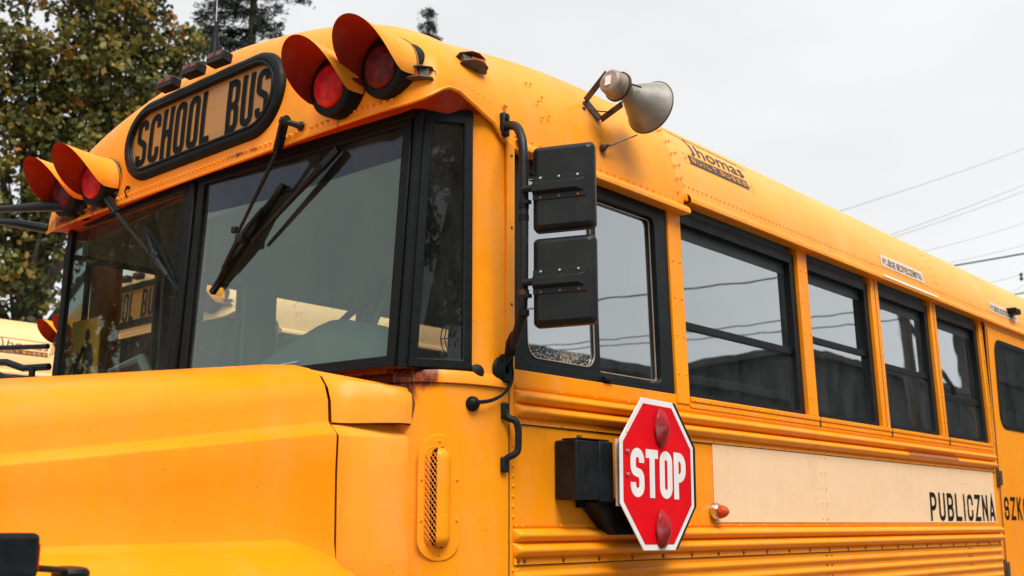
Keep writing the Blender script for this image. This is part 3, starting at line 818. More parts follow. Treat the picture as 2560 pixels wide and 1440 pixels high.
# ------------------------------------------------------------------ marker lamps
def frame_of(nrm, hint):
    z = V(nrm).normalized(); x = (V(hint) - z*V(hint).dot(z)).normalized(); y = z.cross(x)
    return Matrix((x, y, z)).transposed()
def placed(o, loc, rot, parent=bus):
    o.parent = parent; o.location = V(loc) - WP[parent.name]; o.rotation_euler = rot.to_euler(); WP[o.name] = V(loc); return o
def guard_lamp(loc, nrm, hint):
    """armoured clearance lamp: angular metal guard with an amber block in the slot (local x along, y up, z out)"""
    R3 = frame_of(nrm, hint)
    pl = [(-.052, 0), (-.044, .026), (-.012, .040), (.018, .040), (.050, .024), (.052, 0)]
    o = obj('marker_lamp', MB().prism([(a, -.018, b) for a, b in pl], (0, .0035, 0)).prism([(a, .0145, b) for a, b in pl], (0, .003, 0)).box((-.056, -.016, -.006), (.056, .016, .003)).box((.012, -.0145, .003), (.040, .0145, .024)), 'grey_metal', None, bev=.0008, smooth=False)
    placed(o, loc, R3)
    a = obj('lens', MB().box((-.040, -.0138, .003), (.010, .0138, .027)), 'amber', None, bev=.003); a.parent = o; a.location = (0,0,0)
    return o
guard_lamp((2.140, .062, 2.781), (-.80, -.52, .12), (.52, -.80, .05))
g2 = guard_lamp((2.335, .034, 2.872), (-.16, -.88, .42), (-1, .05, .04))
def id_lamp(loc):
    o = obj('marker_lamp', MB().prism([(-.046, -.020, 0), (.046, -.020, 0), (.046, .013, 0), (.036, .019, 0), (-.046, .019, 0)], (0, 0, .040)), 'black', None, bev=.003)
    placed(o, loc, frame_of((-1, 0, .15), (0, -1, -.03)))
    for sgn in (-1, 1):
        a = obj('lens', MB().box((-.040 if sgn < 0 else .004, -.003, .034), (-.006 if sgn < 0 else .038, .0145, .0425)), 'amberdark', None, bev=.002); a.parent = o; a.location = (0,0,0)
    return o
for y in (1.245, 1.098, .952): id_lamp((2.118, y, 3.066 - .018*abs(y-1.0) - .01*(y > 1.2)))

# ------------------------------------------------------------------ wipers
def wiper(shaft, head, elbow1, end1, arm2a, arm2b, bt, bb):
    w = P('wiper', MB().tube([shaft, V(shaft).lerp(V(head), .5), head], [.011, .009, .009], 10).dome(shaft, (-1,0,0), .016, .01, 12).tube([V(head)+V(0,-.012,.005), V(head)+V(0,.014,0)], .014, 10), 'black', angle=50)
    def s(n, m_): return obj(n, m_, 'black', w)
    h, e1, en = V(head), V(elbow1), V(end1)
    s('wiper_arm', MB().bar(h + V(0,0,.01), e1, .026, .018, (1,0,0)).tube([e1, en], [.0075, .005], 8).tube([h + V(-.012,0,0), e1 + V(-.008,0,0)], .004, 6))
    if arm2a: s('wiper_arm', MB().bar(arm2a, V(arm2a).lerp(V(arm2b), .2), .024, .014, (1,0,0)).tube([V(arm2a).lerp(V(arm2b), .18), V(arm2a).lerp(V(arm2b), .5), arm2b], [.0125, .0085, .0055], 8))
    bt, bb = V(bt), V(bb); d = (bb-bt).normalized(); sd_ = V(0, d.z, -d.y)
    mid = bt.lerp(bb, .5)
    b = s('wiper_blade', MB().bar(bt + V(.016,0,0), bb + V(.016,0,0), .012, .016, (1,0,0)).bar(bt + V(.008,0,0), bb + V(.008,0,0), .020, .004, (1,0,0)))
    y1, y2 = bt.lerp(bb, .22), bt.lerp(bb, .78)
    obj('blade_yoke', MB().tube([bt.lerp(bb, .05)+V(.008,0,0), y1 + V(-.002,0,0), bt.lerp(bb, .38)+V(.008,0,0)], [.003,.005,.003], 6).tube([bt.lerp(bb, .62)+V(.008,0,0), y2 + V(-.002,0,0), bt.lerp(bb, .96)+V(.008,0,0)], [.003,.005,.003], 6)
        .tube([y1 + V(-.004,0,0), mid + V(-.016,0,0), y2 + V(-.004,0,0)], [.006, .010, .006], 8), 'black', b)
    obj('blade_clip', MB().box(tuple(mid + V(-.024,-.016,-.016)), tuple(mid + V(-.004,.016,.016))), 'black', b, bev=.005)
    obj('blade_clip', MB().box(tuple(mid + V(-.020,.022,.022)), tuple(mid + V(-.004,.044,.044))), 'black', b, bev=.004)
    return w
wiper((2.088, .500, 2.724), (2.055, .535, 2.738), (2.088, .610, 2.665), (2.095, .800, 2.440), (2.150, .398, 2.645), (2.110, .738, 2.410), (2.128, .640, 2.580), (2.096, .940, 2.270))
wiper((2.088, 1.535, 2.706), (2.055, 1.570, 2.722), (2.080, 1.500, 2.630), (2.088, 1.240, 2.420), None, None, (2.104, 1.360, 2.56), (2.090, 1.113, 2.298))
P('washer_nozzle', MB().tube([(2.10, 1.452, 2.716), (2.085, 1.448, 2.716), (2.083, 1.458, 2.70), (2.10, 1.462, 2.675)], [.007, .006, .0025, .0025], 8), 'rubber')

# ------------------------------------------------------------------ mirror assembly (driver's side)
TB = [(2.445, .002, 2.705), (2.440, -.030, 2.700), (2.425, -.065, 2.685), (2.405, -.098, 2.650), (2.393, -.118, 2.60), (2.388, -.125, 2.50), (2.386, -.126, 2.35), (2.386, -.124, 2.18), (2.392, -.112, 2.115), (2.415, -.072, 2.06), (2.440, -.030, 2.025), (2.447, -.004, 1.995)]
def smoothpath(pts, k=4):
    pts = [V(p) for p in pts]; out = []
    for i in range(len(pts)-1):
        p0, p1, p2, p3 = pts[max(i-1,0)], pts[i], pts[i+1], pts[min(i+2, len(pts)-1)]
        for j in range(k):
            t = j/k; out.append(.5*((2*p1) + (p2-p0)*t + (2*p0-5*p1+4*p2-p3)*t*t + (3*p1-p0-3*p2+p3)*t**3))
    return out + [pts[-1]]
ma = P('mirror_arm', MB().tube(smoothpath(TB), .0135, 14), 'plastic', angle=60)
obj('mounting_foot', MB().box((2.428, -.016, 2.672), (2.458, .004, 2.745)), 'black', ma, bev=.006)
obj('mounting_foot', MB().lathe((2.437, .0, 1.975), (0, -1, 0), [(0, .042), (.008, .040), (.016, .020), (.02, .012)], 18).box((2.428, -.02, 1.94), (2.46, .0, 2.02)), 'rubber', ma, bev=.006)
obj('bolt', MB().lathe((2.441, -.016, 2.728), (0, -1, 0), [(0, .008), (.006, .008)], 6), 'black', ma, smooth=False)
for z in (2.425, 2.175, 2.118, 2.39):
    obj('clamp', MB().tube([(2.386, -.1255, z-.008), (2.386, -.1255, z+.008)], .0155, 12), 'rubber' if z != 2.175 else 'bracket', ma)
eH = V(.443, -.896, 0).normalized(); nH = V(-.896, -.443, 0).normalized(); eV = V(0, 0, 1)
def mirror_head(tl, w, h, name='mirror'):
    """flat black plastic shell seen from behind; tl is the inboard top corner"""
    tl = V(tl); c = tl + eH*w/2 - eV*h/2
    def lc(a, b, o): return c + eH*a + eV*(b + .035*a) + nH*o
    loops = []
    for (dw_, dh_, o, r) in ((.012, .012, -.030, .012), (0, 0, -.028, .014), (0, 0, -.004, .014), (-.006, -.006, .001, .012), (-.030, -.026, .012, .008), (-.036, -.032, .013, .006)):
        loops.append([lc(a, b, o) for a, b in rrect(w+dw_ if dw_ > 0 else w+dw_, h+dh_ if dh_ > 0 else h+dh_, r, 4)])
    mbm = MB().grid([l_ + [l_[0]] for l_ in loops[1:]])
    mbm.add(loops[-1], [tuple(range(len(loops[-1])))]); mbm.add(loops[1], [tuple(range(len(loops[1])-1, -1, -1))])
    m_ = P(name, mbm, 'plastic', angle=28)
    obj('mirror_glass', MB().add([lc(a, b, -.0285) for a, b in rrect(w-.02, h-.02, .01, 3)], [tuple(range(15, -1, -1))]), 'chrome', m_, smooth=False)
    # raised bracket box across the back, inboard end open to the arm
    x0, x1, hh = -w/2 + .002, w/2 - .022, .032
    def pl4(x0_, x1_, h0_, o): return [lc(x0_, h0_, o), lc(x1_, h0_, o), lc(x1_, -h0_-.004, o), lc(x0_, -h0_-.004, o)]
    br = obj('mounting_bracket', MB().hexa(pl4(x0, x1, hh, .0115)[::-1], pl4(x0, x1, hh, .0155)[::-1]).hexa(pl4(x0, x1-.004, .0175, .0150)[::-1], pl4(x0, x1-.024, .0085, .030)[::-1]), 'plastic', m_, smooth=False, bev=.0012)
    for a in (-w*.36, -w*.06, w*.24):
        for b in (.0265, -.0300):
            s_ = 1 if b > 0 else -1
            obj('screw', MB().dome(lc(a, b, .0158), nH, .0050, .0040, 8, 2), 'screw' if b > 0 else 'rustscrew', m_)
    obj('mirror_stem', MB().tube([lc(x0-.030, 0, .014), lc(x0+.02, 0, .016)], .0105, 10).box(tuple(V(2.375, -.150, c.z-.045)), tuple(V(2.392, -.118, c.z-.035))), 'plastic', m_)
    return m_
mirror_head((2.396, -.152, 2.596), .176, .247)
mirror_head((2.396, -.152, 2.329), .176, .250)

# rubber grommet and cables, grab handle
gr = P('cable_grommet', MB().dome((2.325, .008, 1.872), (-.45, -.9, .05), .0215, .021, 18, 6), 'rubber', angle=60)
for k, dx in ((0, 0), (1, .006)):
    P('cable', MB().tube(smoothpath([(2.325-.004, -.010, 1.876 - .004*k), (2.37, -.020, 1.884-.003*k), (2.42, -.022, 1.905-.002*k), (2.452+dx, -.018, 1.935), (2.463+dx*1.3, -.014, 1.965), (2.452+dx, -.022, 1.995), (2.44+dx, -.035, 2.03)]), .0038, 8), 'rubber')
P('cable_tape', MB().tube([(2.441, -.030, 2.02), (2.430, -.046, 2.046), (2.419, -.068, 2.068)], [.017, .0185, .016], 12), 'rubber', angle=60)
hp = smoothpath([(2.448, -.006, 1.862), (2.450, -.012, 1.842), (2.463, -.030, 1.832), (2.468, -.036, 1.812), (2.468, -.037, 1.78), (2.467, -.036, 1.752), (2.459, -.030, 1.738), (2.447, -.014, 1.728), (2.444, -.006, 1.712)])
gh = P('grab_handle', MB().tube(hp, .0100, 10), 'black', angle=60)
obj('handle_foot', MB().box((2.432, -.014, 1.836), (2.460, -.001, 1.884)), 'black', gh, bev=.005)
obj('handle_foot', MB().box((2.430, -.014, 1.688), (2.458, -.001, 1.732)), 'black', gh, bev=.005)

# ------------------------------------------------------------------ cowl vent
vc = V(2.238, .049, 1.618); vu = V(.84, -.52, 0).normalized(); vn = V(-.52, -.84, 0).normalized()
def vl(a, b, o): return vc + vu*a + eV*b + vn*o
def bulge(a): return -.10*a*a      # plate follows the rounded cowl
pl = dense(stadium(.118*1.0, .335) if False else rrect(.118, .335, .058, 10))
def vplate(a, b, o): return vl(a, b, o + .002 - .55*a*a)
rows = [[vplate(a*s_, b*s_, .0045) for a, b in pl + pl[:1]] for s_ in (0.02, .5, .8, .985)] + [[vplate(a, b, .0015) for a, b in pl + pl[:1]]]
vt = P('cowl_vent', MB().grid(rows), 'yellow', angle=40)
# scoop: rises from its rear edge and stays open towards the front, expanded metal across the mouth
SWd, SHt, D = .060, .268, .036
NS = 40; front, rear, lipp, back = [], [], [], []
for i in range(NS+1):
    b = -SHt/2 + SHt*i/NS
    e = 1.0
    dd = min(1, (SHt/2-abs(b))/(.032)); e = math.sqrt(max(0, 1-(1-dd)**2))
    back.append((b, e))
rows = []
for b, e in back:
    r_ = []
    for j in range(9):
        t = PI/2*j/8
        a = -.006 + .036*math.cos(t)*e; o = .006 + D*math.sin(t)**.9*e
        r_.append(vl(a, b, o))
    r_.append(vl(-.014*e, b, .006 + D*e))
    rows.append(r_)
obj('scoop', MB().grid(rows), 'yellow', vt, angle=50)
mo = [(vl(-.014*e, b, .005 + D*e), vl(-.014-.026*e, b, .006)) for b, e in back]
obj('scoop_throat', MB().grid([[a + vu*.014 - vn*.004, b_ + vu*.014 + vn*-.001] for a, b_ in mo]), 'rubber', vt, smooth=False)
mbg = MB()
def mpt(s_, b):
    dd = min(1, max(0, (SHt/2-abs(b))/.032)); e = math.sqrt(max(0, 1-(1-dd)**2))
    A = vl(-.014*e, b, .005 + D*e); B_ = vl(-.014-.026*e, b, .006); return A.lerp(B_, s_)
rowh, ncol = .0168, 3
nr = int(SHt/rowh)
for i in range(nr*2):
    b0 = -SHt/2 + .004 + i*rowh/2*.985; b1 = b0 + rowh/2*.985
    if b1 > SHt/2 - .002: break
    for c in range(ncol+1):
        s0 = (c + (.5 if i % 2 else 0))/ncol
        for sg in (-.5, .5):
            s1 = s0 + sg/ncol
            if 0 <= s0 <= 1 and 0 <= s1 <= 1:
                mbg.tube([mpt(s0, b0) - vu*.001, mpt(s1, b1) - vu*.001], .00105, 4)
obj('mesh_grille', mbg, 'yellow', vt, smooth=False)
obj('scoop_rim', MB().tube([a for a, _ in mo] + [b_ for _, b_ in mo][::-1], .0016, 6, closed=True), 'yellow', vt)
for a, b in ((0, .148), (0, -.150), (-.048, .045), (-.048, -.062), (.050, .045), (.050, -.062)):
    obj('screw', MB().dome(vplate(a, b, .0045), vn, .0052, .004, 10, 2), 'yellow', vt)
    obj('screw_socket', MB().dome(vplate(a, b, .0080), vn, .0018, .0008, 6, 1), 'rubber', vt)

# ------------------------------------------------------------------ stop arm
sb = P('stop_arm_motor', MB().box((2.677, -.082, 1.617), (2.79, -.002, 1.790)), 'black', bev=.004)
obj('cover', MB().box((2.79, -.084, 1.612), (2.862, -.020, 1.792)), 'black', sb, bev=.005)
obj('lid', MB().box((2.700, -.083, 1.7925), (2.842, -.010, 1.797)), 'black', sb, bev=.001)
obj('bolt', MB().lathe((2.735, -.05, 1.797), (0,0,1), [(0, .009), (.009, .009)], 6), 'grey_metal', sb, smooth=False)
obj('bracket_with_shadow', MB().hexa([(2.775, -.072, 1.612), (3.10, -.072, 1.612), (3.10, -.01, 1.612), (2.775, -.01, 1.612)], [(2.90, -.060, 1.515), (3.05, -.060, 1.515), (3.05, -.01, 1.515), (2.90, -.01, 1.515)]).box((2.77, -.03, 1.595), (3.2, -.006, 1.625)), 'rubber', sb, bev=.003)  # black bracket, enlarged to stand in for the shadow beneath the motor box
obj('hinge_plate', MB().box((2.846, -.104, 1.600), (2.876, -.100, 1.800)), 'pinkwhite', sb, bev=.0006)
for z in (1.785, 1.615): obj('bolt', MB().lathe((2.862, -.104, z), (0,-1,0), [(0, .008), (.003, .008), (.003, .0055), (.007, .005)], 8), 'chrome', sb, smooth=False)
# octagonal sign, in a frame tipped slightly like the real one
OC = V(3.066, -.108, 1.7005)
ou = V(1, .055, -.012).normalized(); ov = V(.012, 0, 1).normalized(); on = V(.055, -1, 0).normalized()
def oc(a, b, o): return OC + ou*a + ov*b + on*o
OW, OH, CX, CZ = .229, .233, .097, .096
def octo(k): return [(OW*k, CZ*k), (CX*k, OH*k), (-CX*k, OH*k), (-OW*k, CZ*k), (-OW*k, -CZ*k), (-CX*k, -OH*k), (CX*k, -OH*k), (OW*k, -CZ*k)]
ss = P('stop_sign', MB().prism([oc(a, b, 0) for a, b in octo(1)], on*.003), 'white', smooth=False, bev=.0006)
obj('red_face', MB().add([oc(a, b, .0034) for a, b in octo(.925)], [tuple(range(8))[::-1]]), 'signred', ss, smooth=False)
obj('rear_sign', MB().prism([oc(a + .040, b + .003, -.014) for a, b in octo(1.0)], on*.004), 'black', ss, smooth=False)
def owarp(a, b, o=0): return oc(-.1700 + a*1.19, -.0745 + b*1.04, .0040 + o)
wd, wl_ = lettering('STOP', {'*': .068, 'T': .063, 'O': .067, 'P': .066}, .143, .0262, .0085, owarp)
wd2 = MB()
for v_ in wd.v:
    p = V(v_) - OC; a = p.dot(ou); wd2.v.append(tuple(V(v_) + ou*(.0) + ov*0))
wd2.f = wd.f
obj('lettering', wd2, 'white', ss, smooth=False)
def sign_lamp(a, b):
    o = obj('lamp', MB().lathe((0,0,0), (0,0,1), [(-.001, .040), (.006, .0395), (.012, .036), (.026, .018), (.033, .006), (.034, .001)], 28), 'maroon', None, angle=60)
    R3 = Matrix((ou*.82, ov*1.46, on)).transposed()
    o.data.transform(Matrix.Diagonal((1.0, 1.5, 1, 1))); placed(o, oc(a, b, .004), Matrix((ou, ov, on)).transposed(), ss)
    for sx in (-.014, .016):
        s_ = obj('screw', MB().dome((sx, .034, .0165), (sx*10, .2, 1), .003, .003, 8, 2), 'black', None); s_.parent = o; s_.location = (0,0,0)
    return o
sign_lamp(.012, .146); sign_lamp(.010, -.168)
for a, b in ((-.190, .062), (-.190, -.008)): obj('bolt', MB().lathe(oc(a, b, .004), on, [(0, .0075), (.003, .0075), (.003, .0055), (.007, .005), (.008, .002)], 8), 'chrome', ss, smooth=False)
for a, b in ((-.145, .135), (-.188, .118), (-.15, -.12), (-.188, -.09), (.185, .0)): obj('screw', MB().dome(oc(a, b, .0035), on, .0028, .0015, 8, 2), 'rustscrew', ss)

# side turn lamp
tl_ = P('turn_lamp', MB().lathe((3.585, 0, 1.590), (0, -1, 0), [(0, .030), (.012, .031), (.022, .027), (.026, .024)], 20).box((3.553, -.03, 1.580), (3.563, -.004, 1.600)), 'chrome', angle=40)
obj('lens', MB().lathe((3.585, -.024, 1.590), (.1, -1, 0), [(0, .0245), (.012, .023), (.026, .016), (.034, .007), (.036, .001)], 20), 'amber', tl_, angle=60)

# ------------------------------------------------------------------ horn loudspeaker on the roof edge
hn = P('loudspeaker_bracket', MB().bar((2.925, .052, 2.940), (2.965, .018, 2.876), .030, .006, (-.3, -.9, .4))
       .bar((2.925, .050, 2.940), (2.905, -.055, 3.005), .022, .004, (1,.3,0)).bar((2.966, .016, 2.876), (2.945, -.085, 2.900), .022, .004, (1,.3,0)), 'bracket', bev=.001)
ho = V(2.915, -.085, 2.955); ha = V(.970, -.05, -.13).normalized()
R3 = ha.to_track_quat('Z', 'Y').to_matrix()
hd = P('loudspeaker_driver', MB().lathe(ho - ha*.045, ha, [(0, .001), (.002, .034), (.008, .041), (.030, .044), (.048, .044), (.050, .049), (.060, .049), (.062, .045), (.075, .040), (.090, .031), (.110, .028)], 32), 'horn2', angle=35)
obj('clamp_ring', MB().lathe(ho + ha*.004, ha, [(0, .045), (0, .0515), (.010, .0515), (.010, .045)], 28, cap=False), 'bracket', hd, angle=30)
obj('data_plate', MB().box((-.012, -.017, 0), (.012, .017, .001)), 'white', hd); 
dp = bpy.data.objects['data_plate']; dp.location = ho - ha*.0462; dp.rotation_euler = R3.to_euler()
hb = P('loudspeaker_horn', MB().lathe(ho + ha*.045, ha, [(0, .029), (.015, .031), (.04, .042), (.07, .057), (.10, .072), (.125, .085), (.138, .092), (.141, .093), (.139, .091), (.12, .078), (.07, .052), (.02, .025), (.02, .001)], 44, cap=False), 'horn', angle=40)
obj('rim', MB().tube([ho + ha*.186 + (R3 @ V(math.cos(a)*.0935, math.sin(a)*.0935, 0)) for a in [2*PI*i/44 for i in range(44)]], .0022, 6, closed=True), 'bracket', hb)
obj('strap', MB().tube([ho + ha*.01 + V(0,-.045,.0), ho + ha*.07 + V(0,-.046,.012)], .003, 6), 'bracket', hb)
P('loudspeaker_cable', MB().tube(smoothpath([(2.905, .040, 2.905), (2.935, .0, 2.893), (2.955, -.05, 2.888), (2.955, -.08, 2.915)]), .0022, 6).dome((2.903, .042, 2.903), (-.3,-.8,.3), .008, .008), 'bracket')
st = P('roof_stay', MB().dome((2.951, .001, 2.768), (-.2, -1, .1), .013, .020, 12), 'bracket')
obj('stay_rod', MB().tube([(2.952, -.018, 2.774), (2.965, -.022, 2.776), (3.075, -.055, 2.835)], [.008, .003, .0022], 8), 'chrome', st)

# antenna on the roof
an = P('antenna', MB().lathe((2.30, 1.28, 3.17), (0,0,1), [(0, .034), (.06, .026), (.14, .012), (.20, .005)], 14), 'rubber', angle=50)
obj('whip', MB().tube([(2.30, 1.28, 3.37), (2.30, 1.285, 3.75)], .0022, 6), 'chrome', an)

# ------------------------------------------------------------------ rivets (far too many and too small to be singled out)
def capn(p): return V(-.9, -.3, .1) if p.x < 2.15 else V(-.1, -1, .15)
N = 76
for i in range(N):          # row along the front brow
    y = .12 + i*(1.93-.12)/(N-1)
    z = 2.722 + tilt(2.1, y)
    if abs(y-.50) < .03 : continue
    riv.dome((cap_x(y, z)-.000, y, z), (-1, 0, .1), .0046, .0056, 8, 3)
for x, z in ((2.135, 2.752), (2.16, 2.764), (2.19, 2.775), (2.22, 2.781), (2.25, 2.786), (2.28, 2.784), (2.31, 2.781), (2.335, 2.778), (2.36, 2.774), (2.385, 2.769)):
    y = .002 + (.055 if x < 2.14 else .028 if x < 2.17 else .012 if x < 2.2 else .004)
    riv.dome((x, y, z), (-.35, -.9, .1), .0052, .0036, 7, 2)
def side(x, z, r=.0040, h=.0035, m_=riv): m_.dome((x, sec_y(z, x) - (.006 if x < 3.44 and z > 2.7 else .0), z), (0, -1, .15), r, h, 6, 2)
for i in range(24): side(2.50 + i*.0395, 2.690)
for i in range(150): side(3.455 + i*.0325, 2.757, .004, .003)
for i, (a, b) in enumerate(((2.60, 2.90), (2.625, 2.905), (2.655, 2.865), (2.625, 2.84), (2.665, 2.80), (2.63, 2.785))): side(a, b)
side(2.45, 2.772, .007, .005)
for i in range(11):
    z = 2.72 + i*.05
    side(3.405, z); side(3.437, z+.012) if i else None
for x in (5.95, 5.99):
    for i in range(8): side(x, 2.80+i*.04, .0045, .003)
for a, b in PILL:
    for k in range(5):
        z = 2.06 + k*.135
        for x in (a+.018, b-.018): riv.dome((x, wy(z)-.0045, z), (0,-1,0), .0042, .0028, 6, 2)
for i in range(62):
    x = 3.47 + i*.0515
    riv.dome((x, -.0100, 1.975), (0,-1,0), .0036, .0025, 6, 2)
    riv.dome((x-.02, -.0060, 1.953), (0,-1,0), .0036, .0025, 6, 2)
for i in range(25):         # rail flanges
    x = 2.505 + (0 if i == 0 else .028 if i == 1 else .028 + (i-1)*.178)
    if x > 6.64: continue
    riv.dome((x, -.0035, 1.9345), (0,-1,0), .0042, .003, 6, 2) if x < 3.3 else None
    riv.dome((x, -.0035, 1.8375), (0,-1,0), .0048, .0035, 6, 2)
    riv.dome((x-.008, -.0035, 1.5425), (0,-1,0), .0045, .003, 6, 2)
    riv2.dome((x, -.0040, 1.4455), (0,-1,0), .0052, .004, 6, 2)
    if i > 1: riv2.box((x-.0015, -.0062, 1.437), (x+.0015, -.004, 1.448)); riv2.box((x-.0012, -.0055, 1.8265), (x+.0012, -.004, 1.842))
for i in range(8): riv.dome((2.4875, 0, 1.766 - i*.0283), (0,-1,0), .0045, .0032, 6, 2)
for z in (1.425, 1.427):
    riv.dome((2.488 + (z-1.425)*9, 0, 1.422), (0,-1,0), .0045, .003, 6, 2)
for x0 in (4.45, 6.12):
    for k in range(5):
        z = 1.815 - k*.062
        for dx in (0, .045): riv.dome((x0+dx, -.003, z), (0,-1,0), .004, .0025, 6, 2)
    for z in (1.42, 1.383, 1.340):
        for dx in (0, .045): riv2.dome((x0+dx+.02, -.001, z), (0,-1,0), .004, .003, 6, 2)
for z in (2.40, 2.17, 2.62): riv2.dome((2.474, -.007, z), (0,-1,0), .004, .003, 6, 2)
P('rivets', riv, 'cap', kind='stuff')
P('dark_rivets', riv2, 'rustscrew', kind='stuff')

# ------------------------------------------------------------------ writing on the side
def flatwarp(x0, z0, y=-.0045): return lambda a, b, o=0: V(x0 + a, y - o, z0 + b)
mbt, L1 = lettering('PUBLICZNA', .085, .138, .0225, .028, lambda a, b, o=0: V(a, b, 0))
k = .955/L1
mbt, _ = lettering('PUBLICZNA', .085, .138, .0225, .028, lambda a, b, o=0: V(5.640 + a*k, -.0042 - o, 1.561 + b))
P('lettering', mbt, 'print', smooth=False)
mbt, _ = lettering('SZKOŁA', .085, .130, .0225, .030, lambda a, b, o=0: V(6.770 + a, -.0012 - o, 1.567 + b))
P('lettering', mbt, 'print', smooth=False)
def roofwarp(x, z, o=0.0): return V(x, sec_y(z, x) - .0022 - o, z)
# maker's badge above the first window
bx0, bx1, bz0, bz1 = 3.505, 4.035, 2.862, 2.908
N = 24
def strip(x0, x1, z0, z1, o, n=20): return MB().grid([[roofwarp(x0+(x1-x0)*i/n, z0, o), roofwarp(x0+(x1-x0)*i/n, (z0+z1)/2, o), roofwarp(x0+(x1-x0)*i/n, z1, o)] for i in range(n+1)], True)
bd = P('maker_badge', strip(3.545, 3.992, bz0+.004, bz1-.004, .0), 'brown_print')
obj('badge_border', strip(bx0, bx1, bz1-.0012, bz1, .0).add(*(lambda m_: (m_.v, m_.f))(strip(bx0, bx1, bz0, bz0+.0012, .0))).add(*(lambda m_: (m_.v, m_.f))(strip(bx0, bx0+.002, bz0, bz1, .0, 2))).add(*(lambda m_: (m_.v, m_.f))(strip(bx1-.002, bx1, bz0, bz1, .0, 2))), 'brown_print', bd)
_, L1 = lettering('BUILT BUSES', .024, .020, .0036, .014, lambda a, b, o=0: V(a, b, 0)); k = .415/L1
for mbt in words('BUILT BUSES', .024, .020, .0036, .014, lambda a, b, o=0: roofwarp(3.560 + a*k, bz0+.013 + b, .0008+o)): obj('lettering', mbt, 'yellow', bd, smooth=False)
for x in (3.522, 4.012): obj('badge_dot', MB().grid([[roofwarp(x + r_*math.cos(t), (bz0+bz1)/2 + r_*math.sin(t), 0.0) for t in [2*PI*i/10 for i in range(11)]] for r_ in (.003, .0055)]), 'brown_print', bd)
def fonttext(body, name, mat, parent, x0, x1, z0, z1, shear=0.0, offset=0.0, o=.0006, sl=0.0):
    cu = bpy.data.curves.new(name, 'FONT'); cu.body = body; cu.shear = shear; cu.offset = offset; cu.resolution_u = 3
    to = bpy.data.objects.new('t', cu); S.collection.objects.link(to)
    dg = bpy.context.evaluated_depsgraph_get(); me = bpy.data.meshes.new_from_object(to.evaluated_get(dg))
    bpy.data.objects.remove(to)
    xs_ = [v.co.x for v in me.vertices]; ys_ = [v.co.y for v in me.vertices]
    ax, bx_, ay, by_ = min(xs_), max(xs_), min(ys_), max(ys_)
    for v in me.vertices:
        zz2 = z0 + (v.co.y-ay)/(by_-ay)*(z1-z0); v.co = roofwarp(x0 + (v.co.x-ax)/(bx_-ax)*(x1-x0) + (zz2-z0)*sl, zz2, o)
    me.materials.append(M[mat]); me.name = name
    ob = bpy.data.objects.new(name, me); return link(ob, parent, (0,0,0))
fonttext('homas', 'lettering', 'brown_print', bd, 3.640, 4.00, 2.918, 2.984, 0.0, .004, .0006, .45)
tm = MB()
ribbon(tm, [(3.500, 3.020), (3.540, 3.008), (3.62, 3.004), (3.85, 3.002), (4.03, 2.996), (4.085, 2.982)], False, .0065, lambda a, b: roofwarp(a, b, .0009), .02)
tm2 = MB()
ribbon(tm2, [(3.622, 3.000), (3.624, 2.970), (3.612, 2.925), (3.592, 2.918)], False, .012, lambda a, b: roofwarp(a, b, .0012), .02)
obj('lettering', tm2, 'brown_print', bd, smooth=False)
obj('lettering', tm, 'brown_print', bd, smooth=False)
# exit stickers
for (x0, x1, sc_) in ((5.245, 5.790, 1), (6.83, 7.34, 1)):
    stk = P('sticker', strip(x0, x1, 2.767, 2.828, .0), 'sticker')
    _, L1 = lettering('WYJŚCIE BEZPIECZEŃSTWA', .024, .036, .006, .006, lambda a, b, o=0: V(a, b, 0)); k = (x1-x0-.04)/L1
    for mbt in words('WYJŚCIE BEZPIECZEŃSTWA', .024, .034, .0055, .006, lambda a, b, o=0: roofwarp(x0+.02 + a*k, 2.777 + b, .0008+o)): obj('lettering', mbt, 'print', stk, smooth=False)
P('drip_rail_patch', MB().grid([[V(x, -.0235, 2.700), V(x, -.0285, 2.702), V(x, -.0215, 2.716)] for x in (5.20, 5.9)], True), 'sticker')
tmk = P('marker_lamp', MB().box((7.16, -.045, 2.80), (7.27, .02, 2.835)), 'rubber', bev=.006)

